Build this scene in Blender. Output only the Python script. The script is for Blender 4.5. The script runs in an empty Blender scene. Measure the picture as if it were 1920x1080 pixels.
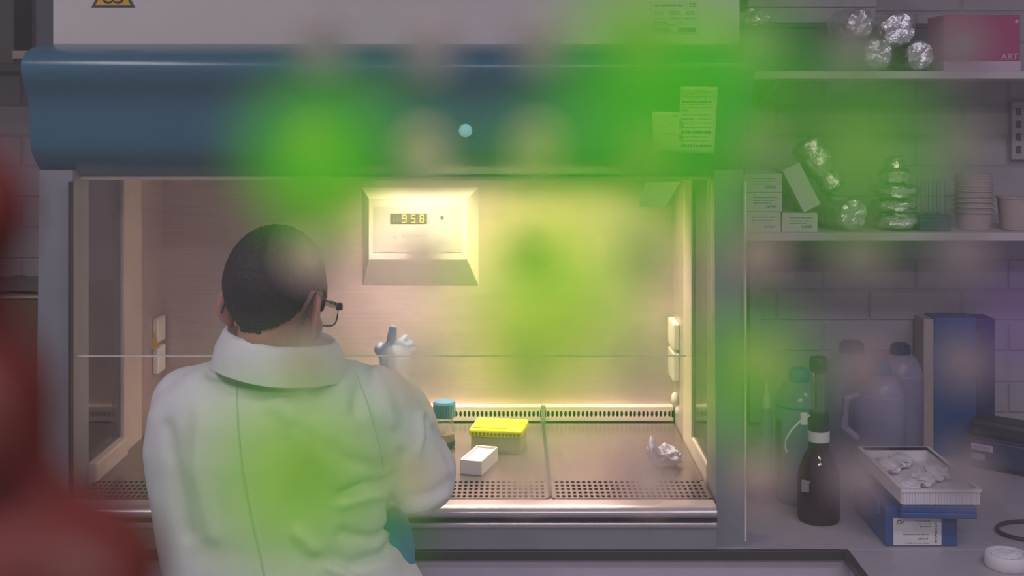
import bpy, bmesh, math, random
from mathutils import Vector, Matrix, noise
random.seed(7)
PI = math.pi
SC = bpy.context.scene
COL = SC.collection
# ------------------------------------------------------------------ camera
FPX, CXP, HZ, ZC = 2240.0, 960.0, 200.0, 1.70      # focal length in px, centre column, horizon row, eye height
cam_d = bpy.data.cameras.new('camera'); cam = bpy.data.objects.new('camera', cam_d); COL.objects.link(cam)
cam.location = (0, 0, ZC); cam.rotation_euler = (PI/2, 0, 0)
cam_d.sensor_width = 36; cam_d.lens = FPX/1920*36; cam_d.shift_y = -(540-HZ)/1920
cam_d.clip_start = 0.01
cam_d.dof.use_dof = True; cam_d.dof.focus_distance = 2.3; cam_d.dof.aperture_fstop = 10.5
SC.camera = cam
# ------------------------------------------------------------------ world, lights, exposure
w = bpy.data.worlds.new('world'); SC.world = w; w.use_nodes = True
w.node_tree.nodes['Background'].inputs[0].default_value = (0.62, 0.56, 0.70, 1)
w.node_tree.nodes['Background'].inputs[1].default_value = 0.22
def area(name, loc, rot, sx, sy, power, color):
    l = bpy.data.lights.new(name, 'AREA'); l.shape = 'RECTANGLE'; l.size = sx; l.size_y = sy; l.energy = power; l.color = color
    o = bpy.data.objects.new(name, l); COL.objects.link(o); o.location = loc; o.rotation_euler = rot; return o
area('room_or_added_tube_light', (-1.15, 0.9, 2.68), (0, 0, 0), 0.25, 1.2, 8, (1.0, 0.87, 0.95))
area('room_or_added_tube_light', (1.2, 0.9, 2.68), (0, 0, 0), 1.2, 0.25, 9, (0.82, 0.75, 1.0))
area('room_or_added_tube_light', (0.2, -0.75, 2.68), (0, 0, 0), 1.2, 0.25, 24, (1.0, 0.90, 0.94))  # added lamp, unseen behind the camera, brightens the plate and front faces
SC.view_settings.view_transform = 'Standard'; SC.view_settings.look = 'None'
SC.view_settings.gamma = 1; SC.view_settings.use_curve_mapping = False
SC.view_settings.exposure = 0.2
SC.cycles.transparent_max_bounces = 20
SC.cycles.use_light_tree = False; SC.cycles.max_bounces = 6; SC.cycles.diffuse_bounces = 3; SC.cycles.glossy_bounces = 3; SC.cycles.transmission_bounces = 3
# ------------------------------------------------------------------ helpers
def W(px, py, Y): return Vector(((px-CXP)*Y/FPX, Y, ZC-(py-HZ)*Y/FPX))
def onZ(px, py, Z):
    Y = FPX*(ZC-Z)/(py-HZ); return Vector(((px-CXP)*Y/FPX, Y, Z))
def px_of(v): return (CXP+FPX*v.x/v.y, HZ+FPX*(ZC-v.z)/v.y)

def mat(name, col, rough=0.5, metal=0.0, var=0.06, scale=30, bump=0.0, bscale=None, stretch=None, spec=0.5, sss=0.0):
    m = bpy.data.materials.new(name); m.use_nodes = True
    nt = m.node_tree; b = nt.nodes['Principled BSDF']
    b.inputs['Roughness'].default_value = rough; b.inputs['Metallic'].default_value = metal
    b.inputs['Specular IOR Level'].default_value = spec
    if sss:
        b.inputs['Subsurface Weight'].default_value = sss
        b.inputs['Subsurface Radius'].default_value = (0.012, 0.003, 0.0015); b.inputs['Subsurface Scale'].default_value = 1.0
    tc = nt.nodes.new('ShaderNodeTexCoord'); mp = nt.nodes.new('ShaderNodeMapping')
    if stretch: mp.inputs['Scale'].default_value = stretch
    n = nt.nodes.new('ShaderNodeTexNoise'); n.inputs['Scale'].default_value = scale; n.inputs['Detail'].default_value = 4
    nt.links.new(tc.outputs['Object'], mp.inputs[0]); nt.links.new(mp.outputs[0], n.inputs['Vector'])
    r = nt.nodes.new('ShaderNodeValToRGB')
    c0 = [max(0, c*(1-var)) for c in col]; c1 = [min(1, c*(1+var)) for c in col]
    r.color_ramp.elements[0].position = 0.3; r.color_ramp.elements[1].position = 0.7
    r.color_ramp.elements[0].color = (*c0, 1); r.color_ramp.elements[1].color = (*c1, 1)
    nt.links.new(n.outputs['Fac'], r.inputs[0]); nt.links.new(r.outputs[0], b.inputs['Base Color'])
    if bump:
        n2 = nt.nodes.new('ShaderNodeTexNoise'); n2.inputs['Scale'].default_value = bscale or scale*3; n2.inputs['Detail'].default_value = 5
        nt.links.new(mp.outputs[0], n2.inputs['Vector'])
        bp = nt.nodes.new('ShaderNodeBump'); bp.inputs['Strength'].default_value = bump; bp.inputs['Distance'].default_value = 0.004
        nt.links.new(n2.outputs['Fac'], bp.inputs['Height']); nt.links.new(bp.outputs[0], b.inputs['Normal'])
    return m
def clear_mat(name, tint, diff, f_diff, f_gloss, rough=0.05):
    """see-through plastic, glass or liquid: tinted transparent + a share of scattering + a share of gloss"""
    m = bpy.data.materials.new(name); m.use_nodes = True; nt = m.node_tree; nt.nodes.clear()
    out = nt.nodes.new('ShaderNodeOutputMaterial'); t = nt.nodes.new('ShaderNodeBsdfTransparent'); t.inputs[0].default_value = (*tint, 1)
    d = nt.nodes.new('ShaderNodeBsdfDiffuse'); d.inputs[0].default_value = (*diff, 1)
    tr = nt.nodes.new('ShaderNodeBsdfTranslucent'); tr.inputs[0].default_value = (*diff, 1)
    g = nt.nodes.new('ShaderNodeBsdfGlossy'); g.inputs['Roughness'].default_value = rough
    mx0 = nt.nodes.new('ShaderNodeMixShader'); mx0.inputs[0].default_value = 0.5
    nt.links.new(d.outputs[0], mx0.inputs[1]); nt.links.new(tr.outputs[0], mx0.inputs[2])
    mx1 = nt.nodes.new('ShaderNodeMixShader'); mx1.inputs[0].default_value = f_diff
    nt.links.new(t.outputs[0], mx1.inputs[1]); nt.links.new(mx0.outputs[0], mx1.inputs[2])
    lw = nt.nodes.new('ShaderNodeLayerWeight'); lw.inputs[0].default_value = 0.25
    ma = nt.nodes.new('ShaderNodeMath'); ma.operation = 'MULTIPLY_ADD'; ma.inputs[1].default_value = 0.5; ma.inputs[2].default_value = f_gloss
    nt.links.new(lw.outputs['Fresnel'], ma.inputs[0])
    if f_gloss == 0: ma.inputs[1].default_value = 0
    mx2 = nt.nodes.new('ShaderNodeMixShader'); nt.links.new(ma.outputs[0], mx2.inputs[0])
    nt.links.new(mx1.outputs[0], mx2.inputs[1]); nt.links.new(g.outputs[0], mx2.inputs[2])
    nt.links.new(mx2.outputs[0], out.inputs[0])
    return m
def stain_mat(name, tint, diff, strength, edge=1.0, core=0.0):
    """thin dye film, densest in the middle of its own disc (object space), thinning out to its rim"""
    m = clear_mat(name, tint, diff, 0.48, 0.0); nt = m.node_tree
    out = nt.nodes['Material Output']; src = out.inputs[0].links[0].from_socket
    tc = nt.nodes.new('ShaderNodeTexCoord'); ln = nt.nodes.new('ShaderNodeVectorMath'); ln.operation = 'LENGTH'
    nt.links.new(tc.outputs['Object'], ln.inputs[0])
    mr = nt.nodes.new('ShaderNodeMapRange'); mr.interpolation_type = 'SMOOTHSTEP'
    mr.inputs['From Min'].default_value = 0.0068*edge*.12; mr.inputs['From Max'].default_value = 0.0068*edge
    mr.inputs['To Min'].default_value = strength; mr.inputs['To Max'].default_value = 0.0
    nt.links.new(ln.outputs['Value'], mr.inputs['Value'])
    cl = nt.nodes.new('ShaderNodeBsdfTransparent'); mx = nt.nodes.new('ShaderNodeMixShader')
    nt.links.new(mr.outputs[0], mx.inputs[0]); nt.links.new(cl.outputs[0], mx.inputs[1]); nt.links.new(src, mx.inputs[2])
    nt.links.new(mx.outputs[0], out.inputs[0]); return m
def emit_mat(name, col, s):
    m = bpy.data.materials.new(name); m.use_nodes = True; b = m.node_tree.nodes['Principled BSDF']
    b.inputs['Base Color'].default_value = (*col, 1); b.inputs['Emission Color'].default_value = (*col, 1); b.inputs['Emission Strength'].default_value = s
    return m

def wloc(o):
    v = Vector((0, 0, 0))
    while o: v += Vector(o.location); o = o.parent
    return v
def obj(name, bm, m, parent=None, smooth=None, loc=None):
    """link a bmesh given in world coordinates as ONE object; under a parent it is shifted into the parent's frame"""
    me = bpy.data.meshes.new(name)
    if isinstance(bm, bpy.types.Mesh): me = bm; me.name = name
    else: bm.normal_update(); bm.to_mesh(me); bm.free()
    o = bpy.data.objects.new(name, me); COL.objects.link(o)
    me.materials.clear(); me.materials.append(m)
    if loc is not None:
        l = Vector(loc); me.transform(Matrix.Translation(-l)); o.location = l - (wloc(parent) if parent else Vector())
    elif parent: me.transform(Matrix.Translation(-wloc(parent)))
    if parent: o.parent = parent
    if smooth is not None:
        for p in me.polygons: p.use_smooth = True
        if smooth < 180:
            try: me.set_sharp_from_angle(angle=math.radians(smooth))
            except Exception: pass
    return o
def tag(o, label, cat, group=None, kind=None):
    o['label'] = label; o['category'] = cat
    if group: o['group'] = group
    if kind: o['kind'] = kind
    return o
def struct(name, bm, m, label=None, smooth=None):
    o = obj(name, bm, m, smooth=smooth); o['kind'] = 'structure'
    return o
def thing(name, label, cat, loc, group=None):
    o = bpy.data.objects.new(name, None); COL.objects.link(o); o.location = loc; o.empty_display_size = 0.02
    return tag(o, label, cat, group)
def part_copy(o, parent, offset):
    c = o.copy(); COL.objects.link(c); c.parent = parent; c.location = Vector(o.location)+Vector(offset); return c
def new(): return bmesh.new()
def addbox(bm, lo, hi, M=None):
    lo = Vector(lo); hi = Vector(hi)
    r = bmesh.ops.create_cube(bm, size=1.0)['verts']
    c = (lo+hi)/2; s = hi-lo
    for v in r:
        v.co = Vector((v.co.x*s.x, v.co.y*s.y, v.co.z*s.z))+c
        if M: v.co = M @ v.co
    return r
def box(lo, hi, bev=0.0, M=None, seg=2):
    bm = new(); addbox(bm, lo, hi)
    if bev: bmesh.ops.bevel(bm, geom=list(bm.edges), offset=bev, segments=seg, affect='EDGES', profile=0.5)
    if M: bmesh.ops.transform(bm, matrix=M, verts=bm.verts)
    return bm
def lathe(prof, c, n=24, M=None, bm=None, cap=True):
    """prof: (r, z) list bottom to top, turned about the vertical through c"""
    bm = bm or new(); c = Vector(c); rings = []
    for r, z in prof:
        if r < 1e-6: rings.append([bm.verts.new(Vector((0, 0, z)))])
        else: rings.append([bm.verts.new(Vector((r*math.cos(2*PI*i/n), r*math.sin(2*PI*i/n), z))) for i in range(n)])
    for a, b in zip(rings, rings[1:]):
        for i in range(n):
            j = (i+1) % n
            if len(a) == 1 and len(b) == 1: continue
            if len(a) == 1: bm.faces.new((a[0], b[j], b[i]))
            elif len(b) == 1: bm.faces.new((a[i], a[j], b[0]))
            else: bm.faces.new((a[i], a[j], b[j], b[i]))
    if cap:
        if len(rings[0]) > 1: bm.faces.new(rings[0][::-1])
        if len(rings[-1]) > 1: bm.faces.new(rings[-1])
    T = Matrix.Translation(c) @ (M or Matrix())
    for ring in rings:
        for v in ring: v.co = T @ v.co
    return bm
def tube(pts, r, n=10, bm=None, closed=False):
    bm = bm or new(); pts = [Vector(p) for p in pts]; rings = []
    N = len(pts); up0 = Vector((0.12, 0.31, 1)).normalized()
    for k, p in enumerate(pts):
        rr = r[k] if isinstance(r, (list, tuple)) else r
        a = pts[(k-1) % N] if (closed or k > 0) else p; b = pts[(k+1) % N] if (closed or k < N-1) else p
        t = (b-a).normalized(); u = t.cross(up0)
        if u.length < 1e-3: u = t.cross(Vector((1, 0, 0)))
        u.normalize(); v = t.cross(u)
        rings.append([bm.verts.new(p+rr*(math.cos(2*PI*i/n)*u+math.sin(2*PI*i/n)*v)) for i in range(n)])
    pairs = list(zip(rings, rings[1:]))+([(rings[-1], rings[0])] if closed else [])
    for a, b in pairs:
        for i in range(n): bm.faces.new((a[i], a[(i+1) % n], b[(i+1) % n], b[i]))
    if not closed: bm.faces.new(rings[0][::-1]); bm.faces.new(rings[-1])
    return bm
def ell(bm, c, r, M=None, u=20, v=12):
    s = bmesh.ops.create_uvsphere(bm, u_segments=u, v_segments=v, radius=1.0)['verts']
    for q in s:
        q.co = Vector((q.co.x*r[0], q.co.y*r[1], q.co.z*r[2]))
        if M: q.co = M @ q.co
        q.co += Vector(c)
def capsule(bm, a, b, ra, rb, n=14):
    a = Vector(a); b = Vector(b); d = (b-a); L = d.length; d.normalize()
    u = d.orthogonal().normalized(); v = d.cross(u); rings = []
    st = []
    for k in range(4): t = PI/2*(1-k/4); st.append((a-d*ra*math.sin(t), ra*math.cos(t)))
    st.append((a, ra)); st.append((b, rb))
    for k in range(1, 5): t = PI/2*k/4; st.append((b+d*rb*math.sin(t), rb*math.cos(t)))
    for p, r in st: rings.append([bm.verts.new(p+max(r, 1e-5)*(math.cos(2*PI*i/n)*u+math.sin(2*PI*i/n)*v)) for i in range(n)])
    for A, B in zip(rings, rings[1:]):
        for i in range(n): bm.faces.new((A[i], A[(i+1) % n], B[(i+1) % n], B[i]))
    bm.faces.new(rings[0][::-1]); bm.faces.new(rings[-1])
def prism(prof, x0, x1, bm=None):
    """closed (y,z) outline pulled along x"""
    bm = bm or new()
    a = [bm.verts.new((x0, y, z)) for y, z in prof]; b = [bm.verts.new((x1, y, z)) for y, z in prof]
    n = len(prof)
    for i in range(n): bm.faces.new((a[i], a[(i+1) % n], b[(i+1) % n], b[i]))
    bm.faces.new(a[::-1]); bm.faces.new(b)
    bmesh.ops.recalc_face_normals(bm, faces=bm.faces); return bm
def polyplate(pts, thick, axis='y'):
    """flat outline in the xz plane (world) with thickness towards +y"""
    bm = new(); a = [bm.verts.new(Vector(p)) for p in pts]; b = [bm.verts.new(Vector(p)+Vector((0, thick, 0))) for p in pts]
    n = len(pts)
    for i in range(n): bm.faces.new((a[i], a[(i+1) % n], b[(i+1) % n], b[i]))
    bm.faces.new(a[::-1]); bm.faces.new(b); bmesh.ops.recalc_face_normals(bm, faces=bm.faces); return bm
def organic(bm, voxel, it=6, fac=0.6):
    me = bpy.data.meshes.new('tmp'); bm.to_mesh(me); bm.free()
    o = bpy.data.objects.new('tmp', me); COL.objects.link(o)
    r = o.modifiers.new('r', 'REMESH'); r.mode = 'VOXEL'; r.voxel_size = voxel; r.use_smooth_shade = True
    s = o.modifiers.new('s', 'SMOOTH'); s.iterations = it; s.factor = fac
    dg = bpy.context.evaluated_depsgraph_get(); dg.update()
    res = bpy.data.meshes.new_from_object(o.evaluated_get(dg))
    bpy.data.objects.remove(o); bpy.data.meshes.remove(me); return res
def perforated(u0, u1, v0, v1, nu, nv, hw, hh, f):
    """sheet with nu x nv rounded openings; f(u,v) gives the world point"""
    bm = new(); du = (u1-u0)/nu; dv = (v1-v0)/nv; cache = {}
    def V(u, v):
        k = (round(u, 6), round(v, 6))
        if k not in cache: cache[k] = bm.verts.new(f(u, v))
        return cache[k]
    for i in range(nu):
        for j in range(nv):
            a, b, c, d = u0+i*du, u0+(i+1)*du, v0+j*dv, v0+(j+1)*dv; mu, mv = (a+b)/2, (c+d)/2
            o = [(a, c), (mu, c), (b, c), (b, mv), (b, d), (mu, d), (a, d), (a, mv)]
            h = [(mu-hw*.75, mv-hh*.75), (mu, mv-hh), (mu+hw*.75, mv-hh*.75), (mu+hw, mv), (mu+hw*.75, mv+hh*.75), (mu, mv+hh), (mu-hw*.75, mv+hh*.75), (mu-hw, mv)]
            O = [V(*p) for p in o]; H = [V(*p) for p in h]
            for k in range(8): bm.faces.new((O[k], O[(k+1) % 8], H[(k+1) % 8], H[k]))
    return bm
def solid(o, t, off=-1):
    m = o.modifiers.new('thickness', 'SOLIDIFY'); m.thickness = t; m.offset = off
def text(name, s, size, loc, m, parent, rot=(PI/2, 0, 0), ext=0.0003, align='LEFT', bold=0.0):
    c = bpy.data.curves.new(name, 'FONT'); c.body = s; c.size = size; c.extrude = ext; c.align_x = align; c.offset = bold
    t = bpy.data.objects.new('tmp', c); COL.objects.link(t)
    dg = bpy.context.evaluated_depsgraph_get(); dg.update()
    me = bpy.data.meshes.new_from_object(t.evaluated_get(dg)); bpy.data.objects.remove(t)
    from mathutils import Euler
    me.transform(Matrix.Translation(Vector(loc)) @ Euler(rot).to_matrix().to_4x4())
    return obj(name, me, m, parent)
def print_lines(name, rects, y, m, parent, M=None):
    """small print too fine to read: rows of short strokes, world x0,x1,z0,z1 on plane y"""
    bm = new()
    for x0, x1, z0, z1 in rects:
        x = x0
        while x < x1-0.0004:
            wd = min(random.uniform(0.0012, 0.005), x1-x)
            addbox(bm, (x, y-0.0003, z0+random.uniform(0, .15)*(z1-z0)), (x+wd, y, z1-random.uniform(0, .25)*(z1-z0)))
            x += wd+random.uniform(0.0006, 0.0016)
    if M: bmesh.ops.transform(bm, matrix=M, verts=bm.verts)
    o = obj(name, bm, m, parent); o['kind'] = 'stuff'; return o
def crumple(bm, amp, sc, seed=0):
    for v in bm.verts:
        d = noise.noise_vector(v.co*sc+Vector((seed, seed*2.3, -seed)))+0.5*noise.noise_vector(v.co*sc*2.7+Vector((seed, 5, seed)))
        v.co += d*amp
def rotY(a, c): c = Vector(c); return Matrix.Translation(c) @ Matrix.Rotation(a, 4, 'Y') @ Matrix.Translation(-c)
def rotZ(a, c): c = Vector(c); return Matrix.Translation(c) @ Matrix.Rotation(a, 4, 'Z') @ Matrix.Translation(-c)

# ------------------------------------------------------------------ materials
M = {}
M['paint_wall'] = mat('painted_brick', (.40, .375, .40), .6, var=.05, scale=12, bump=.25, bscale=120)
M['mortar'] = mat('painted_mortar', (.38, .355, .38), .8, var=.05, bump=.3)
M['floor'] = mat('grey_vinyl', (.25, .24, .26), .45, var=.12, scale=18)
M['bench'] = mat('bench_laminate', (.40, .37, .41), .38, var=.05, scale=60)
M['bench_front'] = mat('bench_front', (.54, .50, .58), .5, var=.04)
M['black_edge'] = mat('black_edging', (.018, .022, .022), .4)
M['blue_hood'] = mat('blue_paint', (.035, .15, .22), .24, var=.05, scale=6, bump=.02, bscale=400)
M['white_panel'] = mat('cream_enamel', (.66, .62, .60), .5, var=.03, scale=8)
M['steel'] = mat('brushed_steel', (.55, .44, .43), .42, metal=.55, var=.06, scale=6, stretch=(1, 1, 30), bump=.05, bscale=40)
M['tray_steel'] = mat('tray_steel', (.27, .232, .22), .27, metal=.8, var=.06, scale=8, stretch=(30, 1, 1), bump=.03, bscale=40)
M['rail_steel'] = mat('rail_steel', (.60, .56, .58), .32, metal=.6, var=.05, stretch=(1, 20, 20))
M['post'] = mat('grey_post', (.27, .29, .31), .42, metal=.2, var=.05)
M['cream'] = mat('cream_plastic', (.56, .48, .43), .45, var=.03)
M['white_plastic'] = mat('white_plastic', (.72, .69, .66), .4, var=.03)
M['panel_grey'] = mat('pale_grey_face', (.36, .34, .33), .5, var=.02)
M['dark_void'] = mat('dark_void', (.012, .014, .014), .8)
M['glass'] = clear_mat('cabinet_glass', (.97, .98, .97), (.8, .8, .8), .015, .015, .02)
M['side_glass'] = clear_mat('side_glass', (.80, .80, .80), (.5, .48, .47), .10, .10, .06)
M['line'] = mat('pale_glass_edge', (.75, .72, .70), .3)
M['lcd'] = mat('lcd_dark', (.10, .095, .08), .3)
M['seg'] = emit_mat('yellow_segment', (.55, .50, .10), .25)
M['seg_dim'] = mat('dim_segment', (.16, .13, .12), .4)
M['ink'] = mat('grey_ink', (.08, .085, .09), .6)
M['ink_soft'] = mat('soft_ink', (.25, .26, .28), .6)
M['blue_ink'] = mat('blue_ink', (.08, .16, .24), .6)
M['paper'] = mat('white_paper', (.72, .72, .70), .7, var=.03, bump=.1)
M['sign_yellow'] = mat('sign_yellow', (.75, .42, .03), .5)
M['sign_black'] = mat('sign_black', (.03, .03, .025), .5)
M['coat'] = mat('white_cotton', (.78, .77, .82), .85, var=.03, scale=25, bump=.18, bscale=500)
M['seam'] = mat('coat_seam', (.60, .60, .62), .9)
M['skin'] = mat('skin', (.47, .24, .185), .5, var=.08, scale=40, bump=.08, bscale=300, sss=.15)
M['hair'] = mat('dark_hair', (.016, .013, .013), .55, var=.4, scale=220, bump=.8, bscale=260, stretch=(1, 1, .35))
M['glove'] = mat('blue_nitrile', (.26, .38, .58), .45, var=.05, bump=.1, bscale=200)
M['frame_dark'] = mat('dark_blue_frame', (.03, .04, .07), .35)
M['lens'] = clear_mat('spectacle_lens', (.95, .95, .95), (.8, .8, .8), .02, .04)
M['shirt_blue'] = mat('blue_cloth', (.06, .26, .50), .8, var=.08, bump=.2, bscale=300)
M['trouser'] = mat('dark_trouser', (.05, .06, .09), .85, var=.1)
M['shoe'] = mat('black_shoe', (.02, .02, .02), .5)
M['yellow_lid'] = mat('yellow_plastic', (.78, .74, .03), .4, var=.04)
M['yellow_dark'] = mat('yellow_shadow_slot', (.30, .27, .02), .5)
M['clear_box'] = clear_mat('frosted_box', (.85, .86, .80), (.80, .78, .58), .65, .03, .3)
M['clear'] = clear_mat('clear_plastic', (.95, .95, .97), (.75, .75, .78), .10, .03, .12)
M['natural'] = clear_mat('natural_polythene', (.88, .90, .96), (.80, .76, .95), .55, .03, .3)
M['natural_blue'] = clear_mat('blue_tinted_polythene', (.80, .90, .95), (.60, .76, .85), .52, .04, .2)
M['water'] = clear_mat('water', (.70, .78, .90), (.34, .35, .56), .5, .02, .1)
M['water_blue'] = clear_mat('blue_water', (.50, .66, .78), (.16, .32, .44), .40, .02, .1)
M['bottle_blue'] = mat('blue_cap', (.06, .17, .34), .4)
M['teal_cap'] = mat('teal_cap', (.05, .20, .36), .4)
M['navy_cap'] = mat('navy_cap', (.022, .045, .10), .4)
M['tissue'] = mat('lilac_tissue', (.48, .47, .58), .9, var=.05, bump=.2)
M['foil'] = mat('aluminium_foil', (.86, .84, .86), .17, metal=.95, var=.05, bump=.9, bscale=110)
M['card_white'] = mat('white_carton', (.62, .58, .56), .7, var=.03)
M['navy'] = mat('navy_plastic', (.025, .045, .085), .5, var=.05)
M['grey_box'] = mat('grey_carton', (.40, .39, .40), .6, var=.04)
M['pink'] = mat('magenta_carton', (.42, .045, .16), .5, var=.05)
M['art_white'] = mat('art_white', (.62, .45, .55), .5)
M['blue_file'] = mat('blue_board', (.03, .10, .27), .45, var=.06)
M['blue_file_dark'] = mat('dark_blue_board', (.022, .05, .12), .5, var=.06)
M['beige_edge'] = mat('beige_page_edge', (.42, .37, .34), .7, var=.08, stretch=(40, 40, 1))
M['device'] = mat('blue_black_casing', (.02, .055, .12), .38, var=.06)
M['device_top'] = mat('black_casing', (.035, .038, .05), .45)
M['amber'] = clear_mat('amber_glass', (.14, .022, .008), (.060, .010, .010), .55, .03, .06)
M['amber_in'] = mat('amber_liquid', (.030, .010, .010), .25)
M['black_cap'] = mat('black_plastic', (.016, .018, .02), .35)
M['tip_blue'] = mat('deep_blue_carton', (.022, .085, .27), .4, var=.06)
M['poly'] = mat('white_polystyrene', (.74, .71, .74), .6, var=.03, bump=.1, bscale=200)
M['beige_cup'] = mat('beige_paper_cup', (.46, .37, .36), .6, var=.04)
M['cardboard'] = mat('brown_cardboard', (.16, .10, .05), .8, var=.1, stretch=(1, 1, 12))
M['drab'] = mat('drab_green_cloth', (.085, .09, .075), .8, var=.15, stretch=(30, 1, 1), scale=8)
M['bluegrey'] = mat('blue_grey_case', (.11, .12, .14), .6)
M['tan'] = mat('tan_tray', (.40, .33, .28), .6)
M['led'] = emit_mat('pale_indicator', (.25, .55, .62), .35)
M['lamp'] = emit_mat('fluorescent_tube', (1.0, .90, .66), 6.0)
M['lampw'] = emit_mat('ceiling_diffuser', (.95, .9, 1.0), 2.0)

ZB, ZW = 0.877, 0.965            # bench top, cabinet work surface
YW = 2.90                        # wall face
# ------------------------------------------------------------------ room
struct('floor', box((-2.6, -1.8, -0.05), (2.6, 3.0, 0)), M['floor'])
wall = struct('wall_back', box((-2.6, YW+.006, 0), (2.6, YW+.12, 2.75)), M['mortar'])
struct('ceiling', box((-2.6, -1.8, 2.75), (2.6, 3.0, 2.80)), mat('ceiling_white', (.6, .58, .6), .8))
bme = None
def lay_bricks(x0, x1, z0, z1):
    global bme
    bw, bh = .225, .075; r = 0; z = z0
    while z < z1:
        x = x0-(bw/2 if r % 2 else 0)
        while x < x1:
            if bme is None:
                bme = bpy.data.meshes.new('brick'); b = box((0, 0, 0), (bw-.005, .010, bh-.005), .002, seg=1); b.to_mesh(bme); b.free(); bme.materials.append(M['paint_wall'])
            o = bpy.data.objects.new('brick', bme); COL.objects.link(o); o.parent = wall
            o.location = (x, YW+.003+random.uniform(-.0006, .0006), z)
            x += bw
        z += bh; r += 1
lay_bricks(.42, 1.55, ZB+.005, 2.0)
lay_bricks(-1.75, -.90, ZB+.005, 2.0)
for n_, (x_, y_) in enumerate(((-1.15, .9), (1.2, .9), (.2, -.75))):
    t = thing('ceiling_light', ['long ceiling light over the cabinet side of the room', 'long ceiling light over the shelf side of the room', 'added unseen ceiling light behind the camera, brightening the plate'][n_], 'ceiling light', (x_, y_, 2.75), 'ceiling lights')  # third fixture is added, unseen, to go with the brightening lamp
    hx, hy = (.14, .62) if n_ == 0 else (.62, .14)
    obj('housing', box((x_-hx, y_-hy, 2.71), (x_+hx, y_+hy, 2.749), .004), M['white_panel'], t)
    obj('diffuser', box((x_-hx+.02, y_-hy+.02, 2.70), (x_+hx-.02, y_+hy-.02, 2.7105), .003), M['lampw'], t)
# bench
YF = 2.222
bt = thing('lab_bench', 'pale grey laminate lab bench with black front edging', 'bench', (0.2, 2.5, 0))
XP = .625                        # left side of the part of the bench that comes forward
obj('bench_top', box((-1.35, YF, ZB-.022), (1.60, YW, ZB), .002), M['bench'], bt)
b2 = thing('side_bench', 'pale lab bench coming forward at the lower right, with black edging', 'bench', (1.1, 1.8, 0))
obj('bench_top', box((XP, 1.35, ZB-.022), (1.60, YF-.0005, ZB), .002), M['bench'], b2)
obj('edge_strip', box((-1.35, YF-.010, ZB-.018), (XP-.012, YF, ZB+.001), .002), M['black_edge'], bt)
obj('edge_strip', box((XP-.012, 1.35, ZB-.018), (XP, YF-.001, ZB+.001), .002), M['black_edge'], b2)
obj('front_panel', box((-1.33, YF+.004, 0.0), (XP+.02, YF+.03, ZB-.022)), M['bench_front'], bt)
obj('side_panel', box((XP+.004, 1.38, 0.0), (XP+.03, YF-.001, ZB-.022)), M['bench_front'], b2)
obj('front_panel', box((XP+.03, 1.38, 0.0), (1.58, 1.41, ZB-.022)), M['bench_front'], b2)

# ------------------------------------------------------------------ safety cabinet
XL, XR = -.889, .437
IL, IR = -.825, .380
YB = 2.814
cab = thing('safety_cabinet', 'large biological safety cabinet with blue curved hood and glass sash', 'safety cabinet', (-.22, 2.5, ZB))
def zat(py, Y): return ZC-(py-HZ)*Y/FPX
prof_px = [(82, 2.318), (86, 2.262), (92, 2.228), (100, 2.205), (112, 2.190), (125, 2.186), (140, 2.188), (158, 2.200), (175, 2.213), (192, 2.222), (215, 2.226), (245, 2.227), (270, 2.230), (285, 2.235), (298, 2.248), (312, 2.266), (325, 2.284), (333, 2.296)]
prof = [(Y, zat(py, Y)) for py, Y in prof_px]
prof = prof + [(2.33, prof[-1][1]), (2.33, prof[0][1])]
hood = obj('hood', prism(prof, XL-.010, XR+.008), M['blue_hood'], cab, smooth=40)
# rim under the hood that catches the lamp
obj('hood_lip', box((IL-.02, 2.292, prof[17][1]-.004), (IR+.03, 2.312, prof[17][1]+.002)), M['cream'], cab)
zt = prof[0][1]
up = obj('upper_panel', box((XL-.004, 2.322, zt-.02), (XR+.006, 2.80, 2.02), .003), M['white_panel'], cab)
obj('cabinet_roof', box((IL-.03, 2.33, 1.66), (IR+.03, YB+.03, 1.68)), M['white_panel'], cab)
# posts of the front frame
obj('side_post', prism([(2.235, ZB), (2.255, 1.58), (2.34, 1.58), (2.34, ZB)], XL-.003, IL-.004), M['post'], cab)
obj('side_post', prism([(2.235, ZB), (2.255, 1.58), (2.34, 1.58), (2.34, ZB)], IR+.002, XR), M['post'], cab)
obj('post_edge', box((XR-.0015, 2.234, ZB+.01), (XR+.0012, 2.252, 1.56)), M['white_plastic'], cab)
obj('post_edge', box((IL-.0045, 2.233, ZB+.03), (IL-.0015, 2.252, 1.56)), M['black_edge'], cab)
# inside
obj('back_wall', box((IL-.02, YB, ZW-.05), (IR+.02, YB+.012, 1.66)), M['steel'], cab)
ZR = 1.0007
for sx, X0, name in ((-1, IL, 'left'), (1, IR, 'right')):
    a, b = (X0-.018, X0) if sx < 0 else (X0, X0+.018)
    obj('side_wall_panel', box((a, 2.655, ZW-.05), (b, YB, 1.66)), M['steel'], cab)
    obj('side_wall_post', box((a, 2.533, ZW-.05), (b+(.003 if sx < 0 else 0), 2.655, 1.66), .002), M['cream'], cab)
    obj('side_wall_sill', box((a, 2.34, ZW-.02), (b+(.012 if sx < 0 else 0), 2.533, ZR), .004), M['cream'], cab)
    obj('side_pane', box((X0-.011, 2.34, ZR), (X0-.005, 2.533, 1.66)) if sx < 0 else box((X0+.005, 2.34, ZR), (X0+.011, 2.533, 1.66)), M['side_glass'], cab)
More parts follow.
